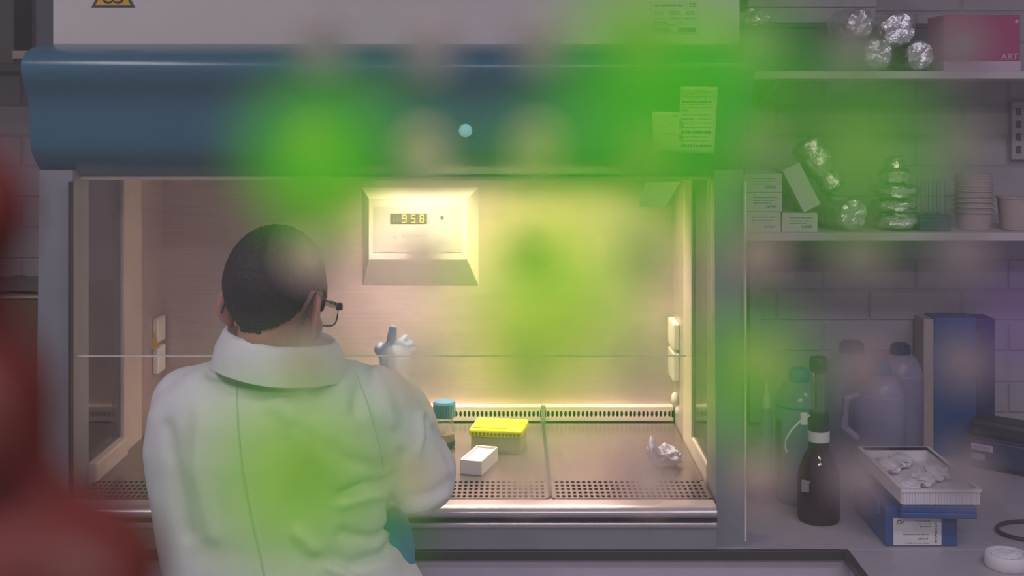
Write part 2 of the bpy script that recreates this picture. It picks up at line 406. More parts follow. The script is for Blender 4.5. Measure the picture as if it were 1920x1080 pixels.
# work trays with perforated front
ZV = ZW-.05
obj('sump', box((IL, 2.225, ZV-.012), (IR, YB, ZV)), M['dark_void'], cab)
XG = (1025-960)*2.5/FPX
for x0, x1 in ((IL+.004, XG-.003), (XG+.003, IR-.004)):
    obj('work_tray', box((x0, 2.352, ZW-.004), (x1, 2.772, ZW)), M['tray_steel'], cab)
    nu = round((x1-x0-.012)/.0106)
    g = perforated(x0+.006, x1-.006, 2.244, 2.349, nu, 5, .0036, .0068, lambda u, v: (u, v, ZW))
    for (ax, ay, bx, by) in ((x0, 2.240, x0+.006, 2.352), (x1-.006, 2.240, x1, 2.352), (x0, 2.236, x1, 2.244), (x0, 2.349, x1, 2.352)):
        vs = [g.verts.new((X, Y, ZW)) for X, Y in ((ax, ay), (bx, ay), (bx, by), (ax, by))]; g.faces.new(vs)
    bmesh.ops.recalc_face_normals(g, faces=g.faces)
    for f in g.faces:
        if f.normal.z < 0: f.normal_flip()
    o = obj('front_grille', g, M['tray_steel'], cab); solid(o, .003)
    # slotted strip along the back wall
    z0, z1 = zat(789, 2.785), zat(763, 2.785)
    nu = round((x1-x0-.008)/.0100)
    g = perforated(x0+.004, x1-.004, z0+.008, z1-.008, nu, 1, .0032, .0072, lambda u, v: (u, 2.785, v))
    for (ax, az, bx, bz) in ((x0, z0, x1, z0+.008), (x0, z1-.008, x1, z1)):
        vs = [g.verts.new((X, 2.785, Z)) for X, Z in ((ax, az), (bx, az), (bx, bz), (ax, bz))]; g.faces.new(vs)
    bmesh.ops.recalc_face_normals(g, faces=g.faces)
    o = obj('rear_vent', g, M['cream'], cab); solid(o, .002, 0)
    obj('vent_cap', box((x0, 2.7845, z1-.002), (x1, YB, z1), 0), M['cream'], cab)
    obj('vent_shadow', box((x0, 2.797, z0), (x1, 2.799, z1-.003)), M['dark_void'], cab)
obj('divider', box((XG-.0035, 2.25, ZW-.02), (XG+.0035, 2.79, ZW+.002)), M['black_edge'], cab)
obj('vent_divider', box((XG-.005, 2.779, ZW-.01), (XG+.005, 2.80, zat(760, 2.78))), M['post'], cab)
# rounded arm rest, gap and lower front panel
pr = []
for k in range(11):
    a = PI*(0.5+1.0*k/10); pr.append((2.212+.014*math.cos(a)*1.6, ZW-.012+.012*math.sin(a)))
pr += [(2.24, ZW-.024), (2.24, ZW)]
rail = prism(pr, IL-.01, IR-.004)
obj('arm_rest', rail, M['rail_steel'], cab, smooth=50)
obj('arm_rest_gap', box((IL-.01, 2.212, ZW-.034), (IR, 2.235, ZW-.024)), M['dark_void'], cab)
obj('front_panel', box((IL-.01, 2.213, ZB+.002), (IR, 2.235, ZW-.040), .002), M['post'], cab)
obj('front_bead', box((IL-.01, 2.207, ZW-.044), (IR, 2.222, ZW-.034), .003), M['rail_steel'], cab)
# sash
obj('sash_pane', box((IL+.002, 2.262, 1.2265), (IR-.002, 2.267, 1.60)), M['glass'], cab)
obj('sash_edge', prism([(2.2615, 1.2265), (2.2675, 1.2265), (2.2675, 1.2285), (2.2615, 1.2285)], IL+.002, IR-.05), M['line'], cab)
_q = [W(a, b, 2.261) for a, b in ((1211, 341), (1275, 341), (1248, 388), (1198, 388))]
obj('sash_reflection_patch', polyplate(_q, .0008), mat('painted_reflection', (.80, .78, .52), .4), cab)  # pale plate paints a lamp's reflection on the sash glass
# lamp of the cabinet
lt = obj('lamp_tube', tube([(-.42, 2.60, 1.622), (.22, 2.60, 1.622)], .013, 12), M['lamp'], cab, smooth=60)
area('cabinet_tube_light', (-.03, 2.64, 1.61), (math.radians(10), 0, 0), .62, .06, 7.4, (1.0, .80, .64)).data.spread = math.radians(104)
# control panel on the back wall
cp_y = YB-.022
def cz(py): return zat(py, cp_y)
def cx(px): return (px-CXP)*cp_y/FPX
bm = new()
o0 = [(676, 353), (897, 353), (897, 539), (678, 538)]; i0 = [(692, 372), (876, 372), (876, 486), (692, 486)]
ov = [bm.verts.new((cx(a), YB, cz(b))) for a, b in o0]; iv = [bm.verts.new((cx(a), cp_y-.004, cz(b))) for a, b in i0]
for k in range(4): bm.faces.new((ov[k], ov[(k+1) % 4], iv[(k+1) % 4], iv[k]))
bm.faces.new(iv); bmesh.ops.recalc_face_normals(bm, faces=bm.faces)
cp = obj('control_panel', bm, mat('pale_panel_plastic', (.50, .45, .43), .5, var=.02), cab)
yf = cp_y-.004
obj('panel_face', box((cx(700), yf-.001, cz(473)), (cx(867), yf+.002, cz(387))), M['panel_grey'], cp)
obj('display', box((cx(732), yf-.002, cz(419)), (cx(801), yf, cz(400))), M['lcd'], cp)
SEG = {'8': 'abcdefg', '9': 'abcdfg', '5': 'acdfg', '0': 'abcdef'}
for k, (ch, m_) in enumerate((('0', 'seg_dim'), ('9', 'seg'), ('5', 'seg'), ('8', 'seg'))):
    x0, x1 = cx(738+16.5*k), cx(738+16.5*k+8); z0, z1 = cz(417), cz(402); zm = (z0+z1)/2; t_ = .0016; y0, y1 = yf-.0028, yf-.0018
    R = {'a': (x0, x1, z1-t_, z1), 'g': (x0, x1, zm-t_/2, zm+t_/2), 'd': (x0, x1, z0, z0+t_), 'f': (x0, x0+t_, zm, z1), 'b': (x1-t_, x1, zm, z1), 'e': (x0, x0+t_, z0, zm), 'c': (x1-t_, x1, z0, zm)}
    bm = new()
    for s in SEG[ch]:
        a, b, c, d = R[s]; addbox(bm, (a, y0, c), (b, y1, d))
    obj('digit', bm, M[m_], cp)
for k in range(4):
    obj('indicator', lathe([(.0018, 0), (.0014, .001)], (cx(805), yf-.001, cz(402+5.2*k)), 8, Matrix.Rotation(PI/2, 4, 'X')), M['seg' if k == 0 else 'ink_soft'], cp)
obj('button', box((cx(826), yf-.002, cz(411)), (cx(832), yf, cz(404))), M['ink'], cp)
for a, b in ((740, 444), (757, 444), (740, 456), (757, 456), (773, 440), (782, 440), (790, 440), (799, 440), (773, 456), (791, 456)):
    obj('key', lathe([(.0022, 0), (.0017, .0012)], (cx(a), yf-.001, cz(b)), 10, Matrix.Rotation(PI/2, 4, 'X')), M['ink_soft'], cp)
print_lines('panel_print', [(cx(816), cx(844), cz(458), cz(453))], yf-.001, M['ink_soft'], cp)
# sockets on the left wall, boxes on the right wall
def wall_socket(X, sgn, py0, py1, Y0, Y1):
    z1 = zat(py0, (Y0+Y1)/2); z0 = zat(py1, (Y0+Y1)/2)
    lo = (X, Y0, z0) if sgn > 0 else (X-.016, Y0, z0); hi = (X+.014, Y1, z1) if sgn > 0 else (X, Y1, z1)
    s = obj('socket_box', box(lo, hi, .004), M['white_plastic'], cab)
    return s
wall_socket(IL, 1, 594, 640, 2.74, 2.80); wall_socket(IL, 1, 648, 697, 2.74, 2.80)
wall_socket(IR, -1, 600, 650, 2.70, 2.79); wall_socket(IR, -1, 655, 708, 2.70, 2.79)
c_ = W(290, 638, 2.700)
obj('hazard_sticker', polyplate([c_+Vector((-.0095, 0, -.018)), c_+Vector((.0095, 0, -.018)), c_+Vector((0, 0, .024))], .001), M['sign_yellow'], cab)
for py in (748, 768):
    c_ = W(1266+(py-748)*.35, py, 2.73)
    obj('gas_tap', lathe([(.006, 0), (.009, .004), (.009, .018), (.005, .024)], c_+Vector((0, 0, -.010)), 14), M['white_plastic'], cab, smooth=40)
    obj('tap_pipe', tube([c_, (IR+.002, c_.y, c_.z)], .004, 8), M['post'], cab)
# stickers on hood and upper panel
yb = 2.3215
def ux(px): return (px-CXP)*yb/FPX
def uz(py): return zat(py, yb)
tri = obj('warning_sign', polyplate([(ux(171), yb-.001, uz(14)), (ux(254), yb-.001, uz(14)), (ux(212.5), yb-.001, uz(-59))], .001), M['sign_black'], up)
# inner yellow triangle and three-ringed symbol
cxm, czm = ux(212.5), uz(-10)
obj('sign_field', polyplate([(ux(179), yb-.0016, uz(10)), (ux(246), yb-.0016, uz(10)), (ux(212.5), yb-.0016, uz(-48))], .0008), M['sign_yellow'], up)
for k in range(3):
    a = PI/2+k*2*PI/3; ctr = Vector((cxm+.0105*math.cos(a), yb-.0022, czm+.0105*math.sin(a)))
    g0 = [ctr+Vector((.0105*math.cos(a+PI+t), 0, .0105*math.sin(a+PI+t))) for t in [(.45+(2*PI-.9)*q/20) for q in range(21)]]
    obj('sign_ring', tube(g0, [.0007+.0016*math.sin(PI*q/20) for q in range(21)], 6), M['sign_black'], up)
obj('sign_ring', tube([(cxm+.008*math.cos(2*PI*q/20), yb-.0022, czm+.008*math.sin(2*PI*q/20)) for q in range(20)], .0009, 6, closed=True), M['sign_black'], up)
rl = obj('rating_label', box((ux(1222), yb-.0012, uz(63)), (ux(1310), yb, uz(2))), mat('pale_label', (.60, .60, .57), .4), up)
print_lines('label_print', [(ux(1226), ux(1236), uz(12), uz(8)), (ux(1240), ux(1280), uz(12), uz(8)), (ux(1226), ux(1252), uz(44), uz(40)), (ux(1226), ux(1275), uz(49), uz(46)),
    (ux(1228), ux(1246), uz(36), uz(33)), (ux(1256), ux(1276), uz(36), uz(33)), (ux(1284), ux(1304), uz(36), uz(33))], yb-.0012, M['ink_soft'], up)
for a in (1236, 1265, 1294):
    print_lines('label_icon', [(ux(a-9), ux(a+9), uz(24+k*4), uz(21+k*4)) for k in range(2)], yb-.0012, M['ink_soft'], up)
for a, b in ((1226, 1258), (1272, 1304)):
    obj('label_bar', box((ux(a), yb-.0018, uz(60)), (ux(b), yb-.001, uz(52))), M['ink_soft'], up)
text('label_mark', 'CE', .010, (ux(1293), yb-.0014, uz(13)), M['ink'], up)
def hood_y(py):
    for (p0, y0), (p1, y1) in zip(prof_px, prof_px[1:]):
        if p0 <= py <= p1: return y0+(y1-y0)*(py-p0)/(p1-p0)
    return 2.23
def hood_paper(name, q, cols=6):
    bm = new(); rows = 14; V = []
    (ax, ay), (bx, by), (dx, dy), (ex, ey) = q
    for r in range(rows+1):
        t = r/rows; row = []
        for c in range(cols+1):
            s = c/cols; px = (ax+(bx-ax)*s)*(1-t)+(ex+(dx-ex)*s)*t; py = (ay+(by-ay)*s)*(1-t)+(ey+(dy-ey)*s)*t
            Y = hood_y(py)-.0016; row.append(bm.verts.new(W(px, py, Y)))
        V.append(row)
    for r in range(rows):
        for c in range(cols): bm.faces.new((V[r][c], V[r+1][c], V[r+1][c+1], V[r][c+1]))
    bmesh.ops.recalc_face_normals(bm, faces=bm.faces)
    o = obj(name, bm, M['paper'], hood, smooth=60); solid(o, .0006, 0); return o
hood_paper('paper_label', [(1222, 209), (1282, 211), (1280, 284), (1225, 280)])
pl = hood_paper('paper_label', [(1276, 162), (1346, 163), (1339, 289), (1271, 285)])
def hood_print(parent, rects, m_):
    bm = new()
    for x0, x1, py, h in rects:
        x = x0
        while x < x1-1:
            wd = min(random.uniform(2, 6), x1-x); Y = hood_y(py)-.0022
            a = W(x, py+h/2, Y); b = W(x+wd, py-h/2, Y); addbox(bm, (a.x, Y-.0002, a.z), (b.x, Y+.0008, b.z)); x += wd+random.uniform(.7, 1.7)
    obj('label_print', bm, m_, parent)['kind'] = 'stuff'
hood_print(hood, [(1279, 1335, 190, 5), (1278, 1334, 248, 5), (1277, 1334, 273, 4.5)], M['blue_ink'])
hood_print(hood, [(1280, 1338, 181, 1.6), (1280, 1336, 196, 1.4), (1279, 1334, 202, 1.4), (1278, 1292, 207, 3), (1278, 1330, 215, 1.5), (1277, 1300, 223, 2), (1310, 1333, 223, 1.5), (1277, 1290, 231, 2), (1300, 1333, 231, 1.5), (1277, 1333, 239, 1.5), (1276, 1331, 257, 1.5), (1276, 1330, 264, 1.5), (1256, 1268, 231, 1.6), (1240, 1250, 238, 1.5), (1232, 1266, 251, 1.2)], M['ink_soft'])
for s_, px_, py_, sz_ in (('Cy', 1285, 175, .014), ('Dr', 1262, 219, .007)):
    p_ = W(px_, py_, hood_y(py_)-.0026); text('label_heading', s_, sz_, p_, M['ink'], hood)
hood_print(hood, [(1303, 1334, 171, 3)], M['ink_soft'])
c_ = W(873, 245, 2.2262)
obj('indicator_lamp', lathe([(.0125, 0), (.0125, .003), (.009, .007), (0, .009)], c_, 20, Matrix.Rotation(PI/2, 4, 'X')), M['led'], hood, smooth=50)

# ------------------------------------------------------------------ things in the cabinet
def on_tray(px, py): return onZ(px, py, ZW)
c_ = on_tray(833, 838); sc = c_.y/FPX
b = thing('reagent_bottle', 'glass bottle with ribbed blue screw cap standing inside the cabinet', 'bottle', c_)
hz = lambda py: (838-py)*sc
obj('glass_body', lathe([(.021, 0), (.023, .003), (.023, hz(800)), (.018, hz(786)), (.015, hz(782))], c_, 28), M['clear'], b, smooth=40)
obj('liquid', lathe([(.020, .003), (.0215, .005), (.0215, hz(812))], c_, 24), mat('ochre_liquid', (.45, .34, .22), .3), b, smooth=40)
obj('glass_label', lathe([(.0236, hz(838)+.004), (.0236, hz(826))], c_, 24, cap=False), M['navy'], b)
bm = lathe([(.0235, hz(781)), (.0245, hz(779)), (.0245, hz(756)), (.022, hz(752))], c_, 48)
for i, v in enumerate(bm.verts):
    if i % 2: d = Vector((v.co.x-c_.x, v.co.y-c_.y, 0)); v.co -= d*.04
obj('cap', bm, M['bottle_blue'], b)
# tip box
A_ = on_tray(956, 851)
rot = rotZ(math.radians(-9), A_)
tx = thing('pipette_tip_box', 'frosted pipette tip box with bright yellow perforated lid', 'tip box', A_)
wd, dp, hb, hl = .115, .090, .034, .016
x0 = A_.x-.088
obj('box_body', box((x0+.004, A_.y, ZW), (x0+wd-.004, A_.y+dp, ZW+hb), .003, rot), M['clear_box'], tx)
obj('tip_rack', box((x0+.010, A_.y+.008, ZW+.003), (x0+wd-.010, A_.y+dp-.008, ZW+hb-.006), .002, rot), mat('pale_tips', (.55, .54, .40), .5), tx)
lid = obj('lid', box((x0, A_.y-.004, ZW+hb), (x0+wd, A_.y+dp+.004, ZW+hb+hl), .004, rot), M['yellow_lid'], tx)
lp = obj('lid_plate', box((x0+.008, A_.y+.006, ZW+hb+hl), (x0+wd-.035, A_.y+dp-.008, ZW+hb+hl+.003), .001, rot), M['yellow_lid'], lid)
for k in range(13):
    xx = x0+.006+k*.0082
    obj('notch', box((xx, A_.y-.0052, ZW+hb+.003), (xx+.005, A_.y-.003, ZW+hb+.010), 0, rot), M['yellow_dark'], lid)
# white reservoir box
A_ = on_tray(862, 888)
rw = thing('reagent_trough', 'small open white plastic trough in front of yellow tip box', 'trough', A_)
bm = new(); L_, wdt, ht = .108, .046, .028
rt = rotZ(math.radians(-17), A_)
for lo, hi in (((0, 0, 0), (wdt, L_, .022)), ((0, 0, .022), (.003, L_, ht)), ((wdt-.003, 0, .022), (wdt, L_, ht)), ((0, 0, .022), (wdt, .003, ht)), ((0, L_-.003, .022), (wdt, L_, ht))):
    addbox(bm, A_+Vector(lo), A_+Vector(hi), rt)
obj('trough_body', bm, M['poly'], rw)
obj('trough_lining', box(A_+Vector((.003, .003, .0222)), A_+Vector((wdt-.003, L_-.003, .0236)), 0, rt), M['white_plastic'], rw)
# crumpled tissue
c_ = on_tray(1246, 872)
bm = new(); bmesh.ops.create_icosphere(bm, subdivisions=4, radius=1)
for v in bm.verts:
    n_ = noise.noise_vector(v.co*2.1+Vector((3, 1, 7))); k = 1+.35*n_.x-.35*abs(noise.noise(v.co*3.3))
    v.co = Vector((v.co.x*.034*k, v.co.y*.034*k, max(-.003, (v.co.z*.022+.016)*k)))+n_*.006
    if v.co.x < -.016 and v.co.z > .010: v.co += Vector((-.004, 0, .75*(v.co.z-.010)+.4*(-.016-v.co.x)))
    v.co += c_
zmin = min(v.co.z for v in bm.verts)
for v in bm.verts: v.co.z += ZW-zmin
tag(obj('crumpled_tissue', bm, M['tissue'], smooth=40), 'crumpled lilac grey tissue lying on the steel cabinet floor', 'tissue')

# ------------------------------------------------------------------ seated person
YP = 2.0
person_loc = Vector(((520-CXP)*YP/FPX, YP, 0))
HEAD = W(516, 570, 1.955)
HR = Matrix.Translation(HEAD) @ Matrix.Rotation(math.radians(-20), 4, 'Z') @ Matrix.Rotation(math.radians(-13), 4, 'X') @ Matrix.Rotation(math.radians(3), 4, 'Y')
HRr = HR.to_3x3().to_4x4()
bm = new()
def hel(c, r, R=None): ell(bm, HR @ Vector(c), r, HRr @ (R or Matrix()), 24, 16)
hel((0, -.012, .035), (.073, .094, .086)); hel((0, .02, .02), (.068, .072, .075))
hel((0, .040, -.040), (.055, .048, .062)); hel((0, .058, -.082), (.028, .026, .022))
for s in (-1, 1):
    hel((s*.038, .058, -.028), (.022, .022, .022))
    hel((s*.081, -.010, -.008), (.0062, .023, .035), Matrix.Rotation(s*math.radians(42), 4, 'Z'))
    hel((s*.077, .000, -.040), (.006, .010, .010))
capsule(bm, HR @ Vector((0, .078, .004)), HR @ Vector((0, .100, -.030)), .008, .013)
hel((0, .080, -.056), (.024, .012, .007)); hel((0, .079, -.065), (.020, .011, .007)); hel((0, .068, .024), (.055, .022, .012))
nb = W(525, 715, 2.015)
capsule(bm, HR @ Vector((0, -.006, -.030)), nb, .052, .056)
capsule(bm, HR @ Vector((0, -.012, -.055)), nb+Vector((0, -.012, 0)), .047, .054)
# hidden trunk, arms and legs
def WP(px, py, Y=YP): return W(px, py, Y)
sh_r, el_r, wr_r = WP(668, 745, 2.0), WP(792, 885, 2.02), W(742, 712, 2.34)
sh_l, el_l, wr_l = WP(350, 760, 2.0), WP(350, 930, 2.10), W(500, 830, 2.36)
ell(bm, WP(510, 900), (.150, .085, .24)); ell(bm, WP(530, 1180), (.150, .10, .16))
capsule(bm, nb+Vector((-.08, 0, -.04)), nb+Vector((.08, 0, -.04)), .05, .05)
for a, e, w_ in ((sh_r, el_r, wr_r), (sh_l, el_l, wr_l)): capsule(bm, a, e, .045, .038); capsule(bm, e, w_, .038, .026)
hip = WP(530, 1240)
for s in (-1, 1):
    h0 = hip+Vector((s*.085, .02, .0)); kn = Vector((h0.x+s*.04, 2.02+.0, .0))
    knee = Vector((h0.x+s*.03, YF-.10, h0.z+.02)); 
    ank = Vector((knee.x, YF-.17, .12))
    capsule(bm, h0, knee, .075, .055); capsule(bm, knee, ank, .052, .038)
    capsule(bm, ank+Vector((0, -.03, -.06)), ank+Vector((0, .10, -.075)), .038, .034)
body_me = organic(bm, .0042, 5, .5)
body = obj('person', body_me, M['skin'], smooth=180, loc=person_loc)
tag(body, 'person in white lab coat seated with back turned, working at the cabinet', 'person')
HI = HR.inverted()
def hairline(y):
    pts = [(-.2, -.066), (-.075, -.066), (-.055, -.052), (-.030, -.012), (-.022, .026), (.030, .028), (.036, -.004), (.046, -.004), (.050, .040), (.075, .085), (.12, .12)]
    for (a, b), (c, d) in zip(pts, pts[1:]):
        if a <= y <= c: return b+(d-b)*(y-a)/(c-a)
    return .12
me = body.data
bh = new(); bh.from_mesh(me)
bmesh.ops.transform(bh, matrix=Matrix.Translation(person_loc), verts=bh.verts)
kill = []
for v in bh.verts:
    p = HI @ v.co
    if not (p.length < .17 and p.z > hairline(p.y)+.004*noise.noise(p*120) and abs(p.x) < .0755+max(0, p.z-.03)): kill.append(v)
bmesh.ops.delete(bh, geom=kill, context='VERTS')
bmesh.ops.subdivide_edges(bh, edges=list(bh.edges), cuts=1, use_grid_fill=True)
bh.normal_update()
bnd = {v for e in bh.edges if e.is_boundary for v in e.verts}
for v in bh.verts:
    p = HI @ v.co; top = max(0, p.z-.06)
    v.co += v.normal*((.0008 if v in bnd else .0048)+.0011*noise.noise(p*330)+top*.03+.006*max(0, noise.noise(p*260))*min(1, top*14))
o = obj('hair', bh, M['hair'], body, smooth=180); solid(o, .004, -1)
# eyes and mouth of the hidden face
for s in (-1, 1):
    e = new(); ell(e, HR @ Vector((s*.032, .076, -.004)), (.012, .012, .012)); obj('eye', e, M['white_plastic'], body, smooth=180)
e = new(); ell(e, HR @ Vector((0, .090, -.060)), (.018, .004, .004), HRr); obj('lips', e, mat('lips', (.40, .15, .13), .5), body, smooth=180)
# trousers and shoes (below the coat)
bm = new()
ell(bm, WP(530, 1225), (.175, .125, .14))
for s in (-1, 1):
    h0 = hip+Vector((s*.085, .02, 0)); knee = Vector((h0.x+s*.03, YF-.10, h0.z+.02)); ank = Vector((knee.x, YF-.17, .14))
    capsule(bm, h0, knee, .088, .068); capsule(bm, knee, ank, .066, .055)
obj('trousers', organic(bm, .010, 4), M['trouser'], body, smooth=180)
for s in (-1, 1):
    ax = hip.x+s*.115; bm = new(); capsule(bm, (ax, YF-.20, .05), (ax, YF-.06, .045), .048, .042); addbox(bm, (ax-.04, YF-.24, .0), (ax+.04, YF-.03, .03))
    obj('shoe', organic(bm, .006, 4), M['shoe'], body, smooth=180)
# lab coat
bm = new()
lv = [(668, 455, 590, .050), (682, 385, 650, .075), (700, 335, 690, .100), (725, 303, 715, .125), (760, 284, 735, .14), (830, 277, 742, .15), (900, 285, 738, .15), (980, 298, 738, .15), (1040, 312, 752, .16), (1080, 322, 780, .17), (1180, 318, 830, .20), (1300, 310, 850, .22), (1420, 310, 850, .22)]
rings = []; n = 40
for py, xa, xb, dpt in lv:
    c = WP((xa+xb)/2, py); rx = (xb-xa)/2*YP/FPX; row = []
    for i in range(n):
        a = 2*PI*i/n; ca, sa = math.cos(a), math.sin(a); e_ = .8
        row.append(bm.verts.new(c+Vector((rx*math.copysign(abs(ca)**e_, ca), dpt*math.copysign(abs(sa)**e_, sa), 0))))
    rings.append(row)
for a, b in zip(rings, rings[1:]):
    for i in range(n): bm.faces.new((a[i], b[i], b[(i+1) % n], a[(i+1) % n]))
bm.faces.new(rings[0]); bm.faces.new(rings[-1][::-1])
bmesh.ops.recalc_face_normals(bm, faces=bm.faces)
capsule(bm, WP(640, 735), WP(712, 770), .055, .068); capsule(bm, WP(705, 765), WP(786, 886, 2.01), .070, .066)
capsule(bm, WP(786, 886, 2.01), W(752, 745, 2.30), .066, .046); ell(bm, WP(790, 905, 2.0), (.055, .06, .05))
capsule(bm, sh_l, el_l, .065, .060); capsule(bm, el_l, wr_l, .060, .044)
cm = organic(bm, .0065, 7, .5)
bm = new(); bm.from_mesh(cm); bm.normal_update()
CREASE = [  # px polyline, half-width px, depth m (negative = ridge)
    ([(640, 926), (690, 908), (738, 904)], 9, .012), ([(738, 980), (732, 930), (740, 880), (752, 850)], 8, .011),
    ([(640, 945), (690, 930), (735, 925)], 10, -.006),
    ([(800, 785), (806, 815), (798, 845)], 6, .008), ([(790, 780), (794, 815), (785, 850)], 8, -.006), ([(818, 800), (836, 840), (846, 872)], 6, .006),
    ([(690, 690), (672, 730), (668, 770)], 12, .006), ([(640, 672), (622, 700), (590, 730)], 10, .007), ([(700, 700), (720, 740), (735, 790)], 14, -.006),
    ([(600, 1045), (660, 1060), (720, 1040), (752, 1000)], 12, .010), ([(640, 1000), (700, 1010), (742, 985)], 9, .008), ([(560, 1000), (620, 1060), (660, 1085)], 12, -.008),
    ([(310, 800), (330, 900), (350, 1000)], 16, .006), ([(380, 780), (372, 880), (400, 1000)], 18, -.006), ([(520, 760), (600, 830), (640, 900)], 20, -.007),
    ([(395, 700), (440, 712), (520, 716), (600, 700)], 8, .005), ([(560, 800), (640, 860), (720, 880)], 14, .006),
    ([(770, 930), (810, 925), (845, 900)], 9, .006), ([(760, 955), (800, 948), (835, 925)], 8, -.005)]
def seg_d(p, a, b):
    ax, ay = a; bx, by = b; dx, dy = bx-ax, by-ay; t = max(0, min(1, ((p[0]-ax)*dx+(p[1]-ay)*dy)/(dx*dx+dy*dy)))
    return math.hypot(p[0]-ax-t*dx, p[1]-ay-t*dy)
for v in bm.verts:
    q = v.co; p = px_of(q); off = .0065*noise.noise(Vector((q.x*9, q.y*9, q.z*4)))+.0022*noise.noise(Vector((q.x*26, q.y*20, q.z*11))+Vector((4, 4, 4)))
    if v.normal.y < .25:
        for pl_, wd, dp in CREASE:
            d = min(seg_d(p, a, b) for a, b in zip(pl_, pl_[1:]))
            if d < wd*3: off -= 1.35*dp*math.exp(-(d/wd)**2)
    v.co = q+v.normal*off
coat_bm_for_ray = bm.copy()
coat = obj('lab_coat', bm, M['coat'], body, smooth=180)
from mathutils.bvhtree import BVHTree
bvh = BVHTree.FromBMesh(coat_bm_for_ray)
def hit(px, py):
    d = (W(px, py, 2.0)-Vector((0, 0, ZC))).normalized(); h = bvh.ray_cast(Vector((0, 0, ZC)), d)
    return h[0]
def seam(pts, r):
    P = []
    for (a, b), (c, d) in zip(pts, pts[1:]):
        for k in range(12):
            h = hit(a+(c-a)*k/12, b+(d-b)*k/12)
            if h: P.append(h+Vector((0, -.0005, 0)))
    if len(P) > 2: obj('seam', tube(P, r, 6), M['seam'], coat)
seam([(446, 692), (444, 740), (447, 800), (455, 880), (470, 960), (488, 1040), (500, 1100)], .0016)
seam([(668, 700), (690, 760), (710, 830), (722, 890)], .0012)
# collar: folded band round the neck
bm = new(); cc = Vector((W(528, 0, 1.975).x, 1.966, 1.292)); rings = []; n = 44
for rr, zz in ((.100, -.030), (.094, .000), (.084, .022), (.079, .030), (.075, .024), (.076, .0), (.080, -.03)):
    row = []
    for i in range(n):
        a = 2*PI*i/n; ca, sa = math.cos(a), math.sin(a)
        up_ = .018*max(0, -ca)*1.0-.008*max(0, ca)
        wob = .0015*noise.noise(Vector((ca*2, sa*2, zz*30)))
        row.append(bm.verts.new(cc+Vector(((rr*1.13+wob)*ca, (rr*1.0+wob)*sa, zz+up_))))
    rings.append(row)
for a, b in zip(rings, rings[1:]):
    for i in range(n): bm.faces.new((a[i], a[(i+1) % n], b[(i+1) % n], b[i]))
bmesh.ops.recalc_face_normals(bm, faces=bm.faces)
obj('collar', bm, M['coat'], body, smooth=180)
# gloves
def glove(wr, ctr, s, pose):
    bm = new(); capsule(bm, wr, ctr, .036, .032); capsule(bm, wr+(wr-ctr)*.9, wr, .040, .036)
    ell(bm, ctr, (.032, .028, .036))
    for base, mid, tip, r in pose:
        capsule(bm, ctr+Vector(base), ctr+Vector(mid), r*1.08, r); capsule(bm, ctr+Vector(mid), ctr+Vector(tip), r, r*.85)
    obj('glove', organic(bm, .0028, 4, .5), M['glove'], body, smooth=180)
g_c = W(740, 668, 2.42)
glove(wr_r+Vector((.004, .02, 0)), g_c, 1, [((-.005, 0, .02), (-.006, -.002, .036), (-.004, .006, .054), .0105), ((.010, .01, .022), (.018, .03, .030), (.016, .042, .008), .0095),
    ((.022, .006, .014), (.030, .028, .018), (.026, .04, -.004), .0092), ((.030, .0, .004), (.036, .02, .006), (.030, .034, -.010), .0082), ((-.024, -.004, .004), (-.033, -.002, .014), (-.031, .010, .020), .0095)])
g_l = W(540, 800, 2.46)
glove(wr_l, g_l, -1, [((.01, .01, .02), (.03, .04, .02), (.04, .06, .005), .0095), ((.015, .012, .008), (.04, .04, .008), (.05, .06, -.008), .0095), ((.015, .012, -.006), (.04, .035, -.006), (.048, .055, -.02), .009), ((.012, .01, -.02), (.035, .03, -.02), (.04, .045, -.03), .008), ((-.01, .01, .028), (.005, .03, .045), (.02, .045, .045), .0095)])
# blue shirt showing at the open side of the coat
bm = new(); ell(bm, WP(722, 1040, 2.06), (.052, .09, .085)); ell(bm, WP(715, 1140, 2.06), (.075, .10, .12))
obj('shirt', organic(bm, .007, 5), M['shirt_blue'], body, smooth=180)
# glasses
gl = thing('glasses', 'dark thin framed glasses worn by the seated person', 'glasses', HEAD)
for s in (-1, 1):
    obj('temple', tube([HR @ Vector(p) for p in ((s*.0755, -.036, -.026), (s*.0755, -.032, -.010), (s*.079, -.014, .026), (s*.077, .03, .016), (s*.073, .080, .010))], [.0022, .0024, .0018, .0016, .0018], 8), M['frame_dark'], gl, smooth=60)
    loop = []
    for q in range(24):
        a = 2*PI*q/24; loop.append(HR @ Vector((s*(.040+.032*math.copysign(abs(math.cos(a))**.7, math.cos(a))), .096-.012*abs(math.cos(a))**2, -.004+.021*math.copysign(abs(math.sin(a))**.7, math.sin(a)))))
    obj('rim', tube(loop, .0013, 8, closed=True), M['frame_dark'], gl, smooth=60)
    obj('hinge', box(HR @ Vector((s*.073, .084, .010))-Vector((.0055, .004, .006)), HR @ Vector((s*.073, .084, .010))+Vector((.0055, .004, .006)), .002), M['frame_dark'], gl)
    bm = new(); vs = [bm.verts.new(v) for v in loop]; bm.faces.new(vs); o = obj('lens', bm, M['lens'], gl); solid(o, .0015, 0)
obj('bridge', tube([HR @ Vector((-.010, .097, .004)), HR @ Vector((0, .102, .008)), HR @ Vector((.010, .097, .004))], .0018, 8), M['frame_dark'], gl)
